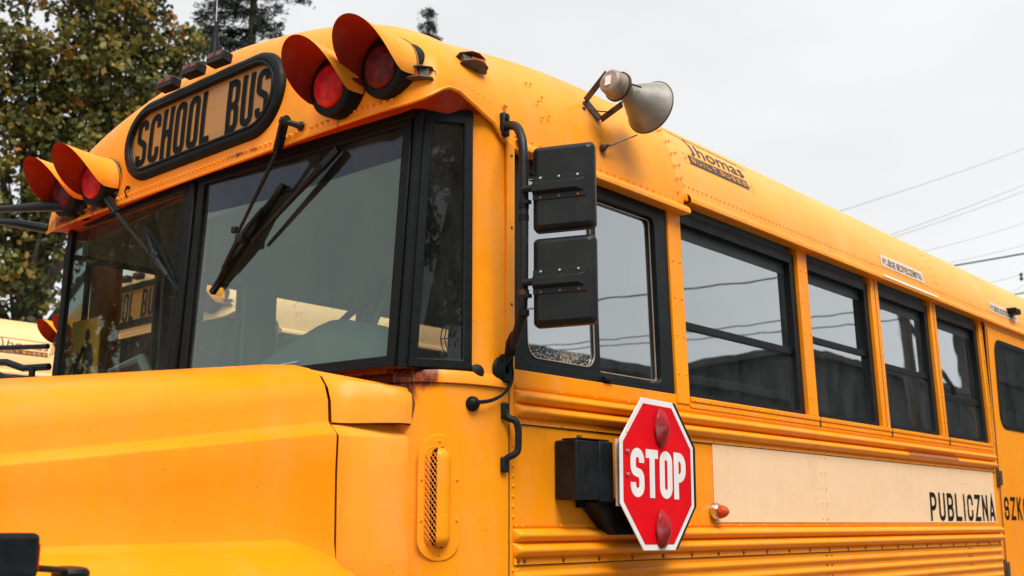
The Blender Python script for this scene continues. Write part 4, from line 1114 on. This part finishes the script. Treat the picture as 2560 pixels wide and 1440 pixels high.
# ------------------------------------------------------------------ inside
P('bus_floor', MB().box((2.2, .03, 1.02), (9.0, 2*YC-.03, 1.06)), 'dark_interior')
P('inner_side_wall', MB().box((2.50, .031, 1.06), (6.69, .05, 1.955)), 'interior')
P('inner_side_wall', MB().box((3.1, 2*YC-.05, 1.06), (8.9, 2*YC-.031, 1.985)), 'interior')
P('upper_side_rail', MB().box((2.30, 2*YC-.05, 2.60), (9.0, 2*YC-.004, 2.72)), 'interior')
P('upper_side_rail', MB().box((2.50, .062, 2.60), (8.9, .085, 2.70)), 'interior')
P('rear_bulkhead', MB().box((8.90, .05, 1.0), (8.93, 2*YC-.05, 3.1)), 'interior')
FW = [(2.22, 2.65), (2.71, 3.07), (3.245, 3.79), (3.885, 4.47), (4.545, 5.14), (5.22, 5.84), (5.92, 6.56), (6.64, 7.28), (7.36, 8.0)]
for i, (a, b) in enumerate(FW):
    nb = FW[i+1][0] if i+1 < len(FW) else 9.0
    P('far_pillar', MB().box((b, 2*YC-.05, .9 if i < 2 else 1.985), (nb, 2*YC-.004, 2.60)), 'interior')
    fw = P('far_window', MB().ring([(a, 2*YC-.03, 1.985), (b, 2*YC-.03, 1.985), (b, 2*YC-.03, 2.60), (a, 2*YC-.03, 2.60)], [(a+.02, 2*YC-.03, 2.005), (b-.02, 2*YC-.03, 2.005), (b-.02, 2*YC-.03, 2.58), (a+.02, 2*YC-.03, 2.58)], (0, .02, 0)), 'frame', bev=.002)
    obj('pane', MB().add([(a+.01, 2*YC-.02, 2.0), (b-.01, 2*YC-.02, 2.0), (b-.01, 2*YC-.02, 2.59), (a+.01, 2*YC-.02, 2.59)], [(0,1,2,3)]), 'farglass', fw, smooth=False)
P('entry_door_panel', MB().box((2.20, 2*YC-.03, .8), (3.10, 2*YC-.005, 1.985)), 'yellow')
# dashboard with instrument hump, wheel, fan
def hump(x):  # cross sections along y
    out = []
    for i in range(25):
        y = .10 + 1.45*i/24
        z = 2.00 + .165*math.exp(-((y-.55)/.26)**2)**.8*1.0 + .03*math.exp(-((y-.95)/.25)**2)
        if y < .38: z = min(z, 2.00 + .14*sst((y-.28)/.10))
        out.append(V(x, y, z))
    return out
P('dashboard', MB().grid([[V(p.x, p.y, 1.90) for p in hump(2.20)], [V(2.22, p.y, p.z-.05) for p in hump(2.22)], hump(2.30), hump(2.42), [V(2.47, p.y, p.z-.03) for p in hump(2.47)], [V(2.48, p.y, 1.7) for p in hump(2.48)]]), 'dash', angle=50)
P('dashboard_cover', MB().box((2.18, .12, 1.935), (2.45, 2.0, 1.985)), 'dash', bev=.01)
wc = V(2.44, .585, 2.105); wa = V(-.88, 0, .47).normalized(); Rw = wa.to_track_quat('Z', 'Y').to_matrix()
sw = P('steering_wheel', MB().tube([wc + Rw @ V(.205*math.cos(a), .205*math.sin(a), 0) for a in [2*PI*i/40 for i in range(40)]], .013, 8, closed=True), 'rubber', angle=60)
obj('hub', MB().lathe(wc - wa*.05, wa, [(0, .03), (.04, .05), (.05, .04)], 16), 'dash', sw)
for a in (0, 2.1, 4.2): obj('spoke', MB().bar(wc - wa*.01, wc + Rw @ V(.2*math.cos(a+PI/2), .2*math.sin(a+PI/2), 0), .022, .008, tuple(wa)), 'dash', sw)
P('grab_pole', MB().tube([(2.33, 1.36, 2.0), (2.42, 1.42, 2.66)], .016, 10), 'grey_metal')
P('paper_sheet', MB().add([(2.20, .62, 2.028), (2.22, .84, 2.030), (2.27, .84, 2.060), (2.26, .60, 2.058)], [(0,1,2,3)]), 'paper', smooth=False)
P('door_mirror_inside', MB().tube([(2.25, 1.62, 2.0), (2.25, 1.74, 2.10), (2.25, 1.55, 2.13), (2.25, 1.46, 2.02)], .02, 8), 'interior')
fc = V(2.40, .10, 2.06)
fan = P('cab_fan', MB().lathe(fc, (-.5,-.8,.1), [(-.03, .02), (.03, .02), (.035, .01)], 12), 'black')
rg_ = MB(); Rf = V(-.5,-.8,.1).normalized().to_track_quat('Z','Y').to_matrix()
for k in range(7):
    rr_ = .085 - k*.011; rg_.tube([fc + Rf @ V(rr_*math.cos(a), rr_*math.sin(a), .03 + .004*k) for a in [2*PI*i/20 for i in range(20)]], .0016, 4, closed=True)
for k in range(8):
    a = 2*PI*k/8; rg_.tube([fc + Rf @ V(.02*math.cos(a), .02*math.sin(a), .055), fc + Rf @ V(.086*math.cos(a), .086*math.sin(a), .028)], .0016, 4)
obj('fan_guard', rg_, 'black', fan, smooth=False)
def seat(x, y0, y1, zt=2.27):
    w_ = y1-y0; prof = [(x-.05, 1.45), (x-.055, 1.9), (x-.05, zt-.05), (x-.02, zt), (x+.02, zt), (x+.05, zt-.05), (x+.06, 1.9), (x+.07, 1.45)]
    s_ = P('seat', MB().grid([[V(a, y0 + (.0 if 0 < j < 6 else .02)*1 + w_*j/6*(1) if j not in (0, 6) else (y0+.0 if j == 0 else y1), z - (.05 if j in (0, 6) and z > zt-.04 else 0)) for a, z in prof] for j in range(7)]).box((x-.5, y0+.01, 1.40), (x-.02, y1-.01, 1.52)), 'seat', angle=60)
for k in range(7):
    x = 3.95 + .73*k
    seat(x, .10, .92); seat(x, 1.22, 2.02)
P('driver_seat', MB().grid([[V(a, y_, z) for a, z in ((2.97, 1.5), (2.96, 2.0), (2.98, 2.28), (3.0, 2.32), (3.05, 2.3), (3.08, 2.0), (3.10, 1.5))] for y_ in (.28, .31, .4, .6, .69, .72)]), 'seat', angle=60)
# children-crossing placard behind the far windscreen
pk = P('placard', MB().box((2.262, 1.875, 2.02), (2.268, 2.075, 2.325)), 'placard')
def figure(yc, zb, h, parent):
    m_ = MB(); s_ = h
    def w_(a, b): return V(2.2605, yc - a*s_, zb + b*s_)
    m_.add([w_(.075*math.cos(t)+.0, .90+.10*math.sin(t)) for t in [2*PI*i/14 for i in range(14)]], [tuple(range(14))])
    m_.add([w_(-.10, .42), w_(.12, .42), w_(.10, .76), w_(.0, .80), w_(-.08, .74)], [(0,1,2,3,4)])
    for pts in ([(-.08,.74),(-.26,.50)], [(.10,.74),(.17,.50),(.13,.42)], [(-.04,.44),(-.18,.22),(-.26,.02)], [(.06,.44),(.10,.22),(.04,.02),(.12,.0)]):
        ribbon(m_, pts, False, .085, lambda a, b: w_(a, b) + V(-.0004,0,0), .2)
    return obj('pictogram_child', m_, 'print', parent, smooth=False)
figure(1.955, 2.035, .25, pk); figure(2.03, 2.03, .17, pk)

# ------------------------------------------------------------------ mirror brackets on the far side, small lamp on the fender
fb = P('far_mirror_bracket', MB().tube([(2.08, 1.755, 2.698), (2.02, 1.85, 2.705), (1.98, 2.25, 2.755)], [.020, .022, .012], 8).lathe((2.10, 1.76, 2.70), (-1,0,0), [(0, .03), (.02, .028), (.03, .018)], 12), 'black', angle=50)
P('far_mirror_bracket', MB().tube([(2.13, 2.07, 2.675), (2.06, 2.17, 2.70), (2.02, 2.30, 2.725)], [.02, .018, .012], 8), 'black')
P('far_mirror_bracket', MB().tube([(2.16, 2.06, 2.215), (2.10, 2.40, 2.235)], .010, 8), 'black')
P('far_mirror_bracket', MB().tube([(2.16, 2.04, 2.135), (2.12, 2.16, 2.135), (2.10, 2.26, 2.165), (2.08, 2.45, 2.18)], .014, 8), 'black')
P('far_mirror_bracket', MB().tube([(2.16, 2.04, 2.085), (2.12, 2.16, 2.085), (2.10, 2.26, 2.105), (2.08, 2.45, 2.16)], .014, 8).tube([(2.13, 2.11, 2.082), (2.13, 2.11, 2.138)], .013, 8), 'black')
fl = P('fender_lamp', MB().box((.72, -.205, 1.455), (1.002, -.125, 1.534)), 'black', bev=.010)
obj('lens', MB().box((1.0015, -.195, 1.472), (1.006, -.140, 1.515)), 'redlens', fl, bev=.001)
obj('lens', MB().box((.86, -.208, 1.465), (.905, -.2045, 1.510)), 'darkred', fl, bev=.002)
obj('stalk', MB().tube([(.99, -.165, 1.476), (1.06, -.14, 1.470), (1.10, -.110, 1.466)], .0060, 8).lathe((1.125, -.085, 1.452), (0, -.1, 1), [(0, .034), (.012, .034), (.018, .028), (.020, .001)], 20), 'black', fl, angle=40)

# wheels so the vehicle stands on the ground
def wheel(x, y, s_):
    w_ = P('wheel', MB().lathe((x, y, .5), (0, s_, 0), [(0, .28), (.0, .44), (.03, .49), (.22, .49), (.25, .44), (.25, .28)], 32), 'rubber')
    obj('rim', MB().lathe((x, y + s_*.02, .5), (0, s_, 0), [(0, .05), (.05, .12), (.02, .27), (.0, .285)], 24), 'grey_metal', w_)
for x in (1.35, 7.0):
    wheel(x, .26, -1); wheel(x, 2*YC-.26, 1)
P('front_bumper', MB().box((-.12, 0, .45), (.03, 2*YC, .75)), 'black', bev=.03)
P('grille', MB().box((.03, .45, .8), (.07, 2*YC-.45, 1.5)), 'black', bev=.02)

# ------------------------------------------------------------------ two more buses parked alongside
SKIP = ('seat', 'driver_seat', 'loudspeaker', 'roof_stay', 'cab_fan', 'far_mirror', 'dashboard', 'placard', 'paper', 'cream_panel', 'fender_lamp', 'antenna', 'reflector', 'door_mirror', 'stop_', 'sticker', 'steering', 'grab_pole')
def copy_bus(dx, dy, dz, label, nm='parked_bus'):
    r_ = bus.copy(); r_.name = nm; S.collection.objects.link(r_); r_.location = bus.location + V(dx, dy, dz)
    r_['label'] = label; r_['category'] = 'bus'; r_['group'] = 'buses parked in the yard'
    for ch in list(bus.children):
        if any(ch.name.startswith(k) for k in SKIP): continue
        if ch.name.split('.')[0] == 'lettering': continue
        c = ch.copy(); S.collection.objects.link(c); c.parent = r_
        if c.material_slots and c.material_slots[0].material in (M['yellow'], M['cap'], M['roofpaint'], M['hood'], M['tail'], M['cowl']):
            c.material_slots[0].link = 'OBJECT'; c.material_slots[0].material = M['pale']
        for gch in list(ch.children):
            d = gch.copy(); S.collection.objects.link(d); d.parent = c
    return r_
bus['group'] = 'buses parked in the yard'
copy_bus(1.85, 3.45, .05, 'yellow school bus seen through the windows of the close one')
copy_bus(.75, 7.0, .05, 'yellow bus parked farthest off, its roof side showing left of the windscreen')

# ------------------------------------------------------------------ ground
gm, gn, gl_, gp = newmat('yard_pale_for_bounce')  # unseen ground, made pale to bounce light onto the bus side
c_ = mixc(gn, gl_, mrange(gn, gl_, noise(gn, gl_, .25, 6), .3, .7), (.13, .13, .128), (.20, .195, .185))
c_ = mixc(gn, gl_, mrange(gn, gl_, noise(gn, gl_, 60, 3), .4, .7, 0, .5), c_, (.12, .12, .115))
gl_.new(c_, gp.inputs['Base Color']); gp.inputs['Roughness'].default_value = .85
bump(gn, gl_, gp, noise(gn, gl_, 90, 3), .5, .01)
g = obj('ground', MB().add([(-600,-600,0),(900,-600,0),(900,900,0),(-600,900,0)], [(0,1,2,3)]), gm, None, smooth=False, kind='structure')

# ------------------------------------------------------------------ trees
def leafmat(name, stops):
    m, n, l, p = newmat(name)
    at = n.new('ShaderNodeAttribute'); at.attribute_name = 'tint'
    r_ = n.new('ShaderNodeValToRGB'); cr = r_.color_ramp
    cr.elements[0].position = stops[0][0]; cr.elements[0].color = (*stops[0][1], 1)
    cr.elements[1].position = stops[-1][0]; cr.elements[1].color = (*stops[-1][1], 1)
    for pos, c in stops[1:-1]:
        e = cr.elements.new(pos); e.color = (*c, 1)
    l.new(at.outputs['Fac'], r_.inputs['Fac']); l.new(r_.outputs['Color'], p.inputs['Base Color'])
    p.inputs['Roughness'].default_value = .55
    tr = n.new('ShaderNodeBsdfTranslucent'); l.new(r_.outputs['Color'], tr.inputs['Color'])
    ms = n.new('ShaderNodeMixShader'); ms.inputs[0].default_value = .3
    out = n['Material Output']
    l.new(p.outputs[0], ms.inputs[1]); l.new(tr.outputs[0], ms.inputs[2]); l.new(ms.outputs[0], out.inputs['Surface'])
    return m
M['leaf'] = leafmat('autumn_leaves', [(0, (.020, .034, .010)), (.36, (.095, .105, .018)), (.66, (.27, .235, .045)), (.86, (.38, .22, .035)), (1, (.36, .11, .018))])
M['needle'] = leafmat('spruce_needles', [(0, (.006, .014, .010)), (.6, (.013, .026, .017)), (1, (.03, .04, .02))])
M['bark'] = plain('bark', (.05, .04, .03), .85, var=.4, scale=6, bmp=.5)
def leafmesh(name, items, mat, parent):
    """items: (centre, size, tint, direction or None)"""
    vs, fs, tn = [], [], []
    for c, s_, t, d in items:
        a = V(random.gauss(0,1), random.gauss(0,1), random.gauss(0,1)).normalized() if d is None else d
        b = a.cross(V(random.gauss(0,1), random.gauss(0,1), random.gauss(0,1))).normalized()
        w_ = .45 if d is None else .12
        k = len(vs)
        vs += [tuple(c - a*s_), tuple(c + b*s_*w_*1.6), tuple(c + a*s_), tuple(c - b*s_*w_*1.6)]
        fs.append((k, k+1, k+2, k+3)); tn += [t]*4
    me = bpy.data.meshes.new(name); me.from_pydata(vs, [], fs)
    at = me.attributes.new('tint', 'FLOAT', 'POINT'); at.data.foreach_set('value', tn)
    me.materials.append(M[mat]); o = bpy.data.objects.new(name, me); return link(o, parent, (0,0,0))
TB_ = [(7.57,14.23,8.66,.58),(8.52,13.76,9.35,.76),(9.13,13.41,9.43,.72),(9.63,13.11,8.9,.6),(9.85,12.94,9.1,.28),(8.16,13.95,8.38,.7),(8.89,13.55,8.24,.88),(9.61,13.12,8.0,.65),(7.77,14.14,7.35,.7),(8.49,13.77,7.14,.7),(9.14,13.41,7.38,.66),(7.63,14.2,6.57,.66),(7.87,14.09,5.92,.52),(7.72,14.16,5.29,.74),(8.01,14.02,4.72,.5),(8.13,13.96,6.41,.42),(6.72,14.56,8.0,1.0),(6.77,14.5,6.17,1.0),(6.9,14.4,4.65,.7),(8.7,13.66,10.5,1.1),(9.0,13.7,6.3,.6),(8.6,14.4,7.8,.9),(8.4,14.8,5.6,.8),(9.4,14.2,8.6,.8),(7.4,15.1,8.4,1.0),(9.7,13.2,6.8,.5),(6.0,15.2,7.2,1.2),(7.6,14.6,10.6,1.1)]
def make_tree():
    t = thing('deciduous_tree', 'tall broadleaf tree turning rusty autumn brown, behind the bus on the left', 'tree', (8.2, 14.6, 0))
    tr = MB().tube([(8.2, 14.6, 0), (8.15, 14.6, 2.0), (8.2, 14.5, 4.5), (8.3, 14.3, 7.5), (8.4, 14.2, 10)], [.28, .22, .17, .10, .03], 12)
    obj('trunk', tr, 'bark', t)
    for k, (x, y, z, r_) in enumerate(TB_):
        base = V(8.2, 14.5, max(2.2, z*.62 - .3)); e = V(x, y, z)
        mid = base.lerp(e, .5) + V(random.uniform(-.2,.2), random.uniform(-.2,.2), .25)
        lb = MB().tube([base, mid, e], [.07, .045, .012], 6)
        for q in range(5):
            e2 = e + V(random.uniform(-1,1), random.uniform(-1,1), random.uniform(-.7,.9))*r_*.9
            lb.tube([mid.lerp(e, .4 + .12*q), e2], [.018, .005], 5)
        obj('limb', lb, 'bark', t)
    items = []
    for (x, y, z, r_) in TB_:
        n = int((85 if z > 6.8 else 60)*(r_/.7)**2.2)
        for _ in range(n):
            d = V(random.gauss(0,1), random.gauss(0,1), random.gauss(0,1)).normalized(); rr_ = r_*random.random()**.45
            c = V(x, y, z) + V(d.x*rr_, d.y*rr_, d.z*rr_)
            cr = random.uniform(.08, .2); t0 = min(1, max(0, random.gauss(.36, .22) + .12*d.z + (.22 if random.random() < .12 else 0)))
            for _ in range(random.randint(10, 22)):
                g_ = V(random.gauss(0,1), random.gauss(0,1), random.gauss(0,.7))*cr*.6
                items.append((c + g_, random.choice((.026, .036, .045, .055, .068)), min(1, max(0, t0 + random.gauss(0, .1))), None))
    leafmesh('crown', items, 'leaf', t)
    return t
tree = make_tree()
def copy_tree(o, loc, rz, sc, label, group=None):
    r_ = o.copy(); S.collection.objects.link(r_); r_.location = loc; r_.rotation_euler = (0,0,rz); r_.scale = (sc,)*3
    r_['label'] = label
    if group: r_['group'] = group
    for ch in list(o.children):
        c = ch.copy(); S.collection.objects.link(c); c.parent = r_
    return r_
def make_spruce():
    t = thing('spruce_tree', 'dark spruce rising behind the bus roof beside the antenna', 'tree', (14.13, 17.3, 0))
    obj('trunk', MB().tube([(14.13,17.3,0),(14.13,17.3,9),(14.13,17.3,15.5)], [.3,.16,.02], 10), 'bark', t)
    items = []; br = MB()
    z = 7.0
    while z < 16.0:
        R_ = .22 + (16.2-z)*.30
        for k in range(8):
            a = random.uniform(0, 2*PI); L_ = R_*random.uniform(.75, 1.1)
            tip = V(14.13 + L_*math.cos(a), 17.3 + L_*math.sin(a), z - .10*L_ + .10*L_*L_*.3)
            b0 = V(14.13, 17.3, z + .1); br.tube([b0, tip], [.02, .004], 4)
            for j in range(int(40*L_)):
                s_ = random.random()**.7; c = b0.lerp(tip, s_) + V(random.gauss(0,.07), random.gauss(0,.07), -abs(random.gauss(0,.09))*(1.2-s_*.5))
                for _ in range(5):
                    dd = (tip-b0).normalized()*.6 + V(random.gauss(0,.7), random.gauss(0,.7), random.gauss(-.25,.5))
                    items.append((c + V(random.gauss(0,.04), random.gauss(0,.04), random.gauss(0,.04)), random.uniform(.05,.09), random.random(), dd.normalized()))
        z += random.uniform(.34, .50)
    obj('branches', br, 'bark', t)
    leafmesh('crown', items, 'needle', t)
    return t
spruce = make_spruce()
sp2 = copy_tree(spruce, (19.6, 17.3, -1.15), 1.0, 1.0, 'small spruce tip just showing above the bus roof right of the warning lamps')
sp2.scale = (.55, .55, 1.0)
# the other edge of the yard: trees and a low dark building that the glass reflects
TR_ = ((-4.0, 15.2, -1.2, 1.0, 1.0, 'broadleaf tree ahead of the buses, nearest of those mirrored in the far windscreen pane'), (-8.2, 19.5, -1.5, 2.6, 1.25, 'large broadleaf tree further off, mirrored behind the nearest one in the windscreen'),
    (-1.2, 17.5, -1.2, 4.0, 1.1, 'broadleaf tree between the buses and the nearest mirrored tree'), (-3.6, 21.5, -2.0, 5.5, 1.3, 'tall broadleaf tree at the back of the group ahead of the buses'), (-5.9, 16.4, -1.4, .3, .95, 'broadleaf tree at the open end of the group ahead of the buses'),
    (-1.2, -11.2, -2.6, 5.2, 1.0, 'broadleaf tree across the street, mirrored in the narrow corner window'), (-2.6, -13.4, -2.2, 1.2, 1.15, 'broadleaf tree standing behind the others across the street'), (2.8, -14.0, 0, .4, 1.1, 'broadleaf tree beside the low building across the street'), (-4.4, -9.4, -2.0, 2.2, 1.15, 'broadleaf tree across the street, left of the one in the corner window reflection'))
for (x, y, z, rz, sc, lab) in TR_:
    copy_tree(tree, (x, y, z), rz, sc, lab, 'trees round the yard seen as reflections')

# ------------------------------------------------------------------ far side of the street: buildings and utility pole mirrored in the side windows
M['wall'] = plain('dark_brick_render', (.016, .018, .018), .8, var=.2, scale=1.5)
M['roofing'] = plain('roof_sheet', (.012, .015, .016), .6)
def shed(x0, x1, y0, h, label, n):
    wh = thing('warehouse', label, 'building', ((x0+x1)/2, y0-5, 0), 'buildings across the street')
    obj('wall', MB().box((x0, y0-9, 0), (x1, y0, h-.25)), 'wall', wh, smooth=False)
    obj('roof', MB().box((x0-.25, y0-9.2, h-.25), (x1+.25, y0+.2, h)), 'roofing', wh, bev=.03)
    for i in range(n):
        a = x0 + 2 + i*3.5
        w_ = obj('window', MB().ring([(a, y0, 1.4), (a+1.6, y0, 1.4), (a+1.6, y0, 3.2), (a, y0, 3.2)], [(a+.08, y0, 1.48), (a+1.52, y0, 1.48), (a+1.52, y0, 3.12), (a+.08, y0, 3.12)], (0, .08, 0)), 'grey_metal', wh, smooth=False)
        obj('pane', MB().add([(a+.08, y0+.015, 1.48), (a+1.52, y0+.015, 1.48), (a+1.52, y0+.015, 3.12), (a+.08, y0+.015, 3.12)], [(0,1,2,3)]), 'frame', w_, smooth=False)
shed(12, 31.6, -13, 6.0, 'low dark building across the street, nearer one in the side window reflections', 4)
shed(32.2, 64, -13.4, 7.7, 'taller dark building across the street, behind the utility pole in the reflections', 8)
shed(61, 95, -9.0, 17, 'tall dark block beyond the sheds, filling the rearmost window reflections', 9)
up_ = thing('utility_pole', 'utility pole with crossarm and brace across the street, reflected in a side window', 'pole', (35.3, -11, 0))
obj('pole', MB().tube([(35.3,-11,0),(35.3,-11,9.3)], [.26,.20], 10), 'bark', up_)
obj('crossarm', MB().box((34.1,-11.07,8.95), (36.8,-10.93,9.18)), 'bark', up_)
obj('brace', MB().tube([(35.4,-11,8.6),(39.5,-10.4,5.2)], .08, 6), 'bark', up_)
for x in (34.3, 35.3, 36.6): obj('insulator', MB().lathe((x,-11,9.18), (0,0,1), [(0,.05),(.1,.07),(.2,.03)], 8), 'grey_metal', up_)
def wire(p0, p1, sag, r, label, grp):
    p0, p1 = V(p0), V(p1)
    pts = [p0.lerp(p1, i/20) - V(0,0,sag*4*(i/20)*(1-i/20)) for i in range(21)]
    return tagt(obj('power_line', MB().tube(pts, r, 5), 'black', None), label, 'power line', grp)
for (x0, y0, x1, y1, r_, lab) in ((26.2,-13.5,26.8,-11.4,.024,'overhead wire crossing the street, highest of those mirrored in the side windows'), (31.9,-15.2,32.9,-11.3,.02,'overhead wire crossing the street, middle one mirrored in the side windows'), (33.5,-15.4,34.7,-12.1,.02,'overhead wire crossing the street, lowest of those mirrored in the side windows')):
    d = V(x1-x0, y1-y0, 0).normalized()
    wire(V(x0, y0, 9.0) - d*14, V(x1, y1, 9.0) + d*26, .5, r_, lab, 'wires crossing the street')
# wires against the sky at the right
WLAB = ['highest wire in the sky at the right, alone above the pair', 'upper wire of the close pair in the sky at the right', 'faint single wire above the others, leaving the picture highest at the right edge', 'thin wire next below the close pair in the sky', 'thin wire second below the close pair in the sky', 'thin low wire in the sky just above the rear roof', 'lower wire with the insulator near the rear roof', 'lowest thin wire in the sky at the right edge']
WS = [((79.57,30,22.82),(118.6,30,35.73)), ((79.57,30,22.6),(118.4,30,35.0)), ((75.6,30,24.45),(119.8,30,39.88)), ((88.3,30,23.48),(117.4,30,31.47)), ((90.7,30,22.77),(116.7,30,29.07)), ((101.2,30,22.85),(115.8,30,26.07)), ((106.5,30,22.53),(115.4,30,24.81)), ((106.5,30,22.1),(115.4,30,24.3))]
k = .42
for i, (a, b) in enumerate(WS):
    a = V(a); b = V(b); o_ = V(0, -2.1, 1.55)
    a = o_ + (a-o_)*k; b = o_ + (b-o_)*k
    wire(a - (b-a)*1.2, b + (b-a)*.5, .35, .0062 if i < 3 else .0052, WLAB[i], 'overhead wires in the sky')
tagt(obj('insulator', MB().lathe(V(o_ + (V(114.6,30,24.6)-o_)*k), (0,0,1), [(0,.03),(.08,.09),(.16,.03),(.26,.08),(.34,.02)], 8), 'black', None), 'dark insulator hanging on a wire at the right edge above the roof', 'insulator')
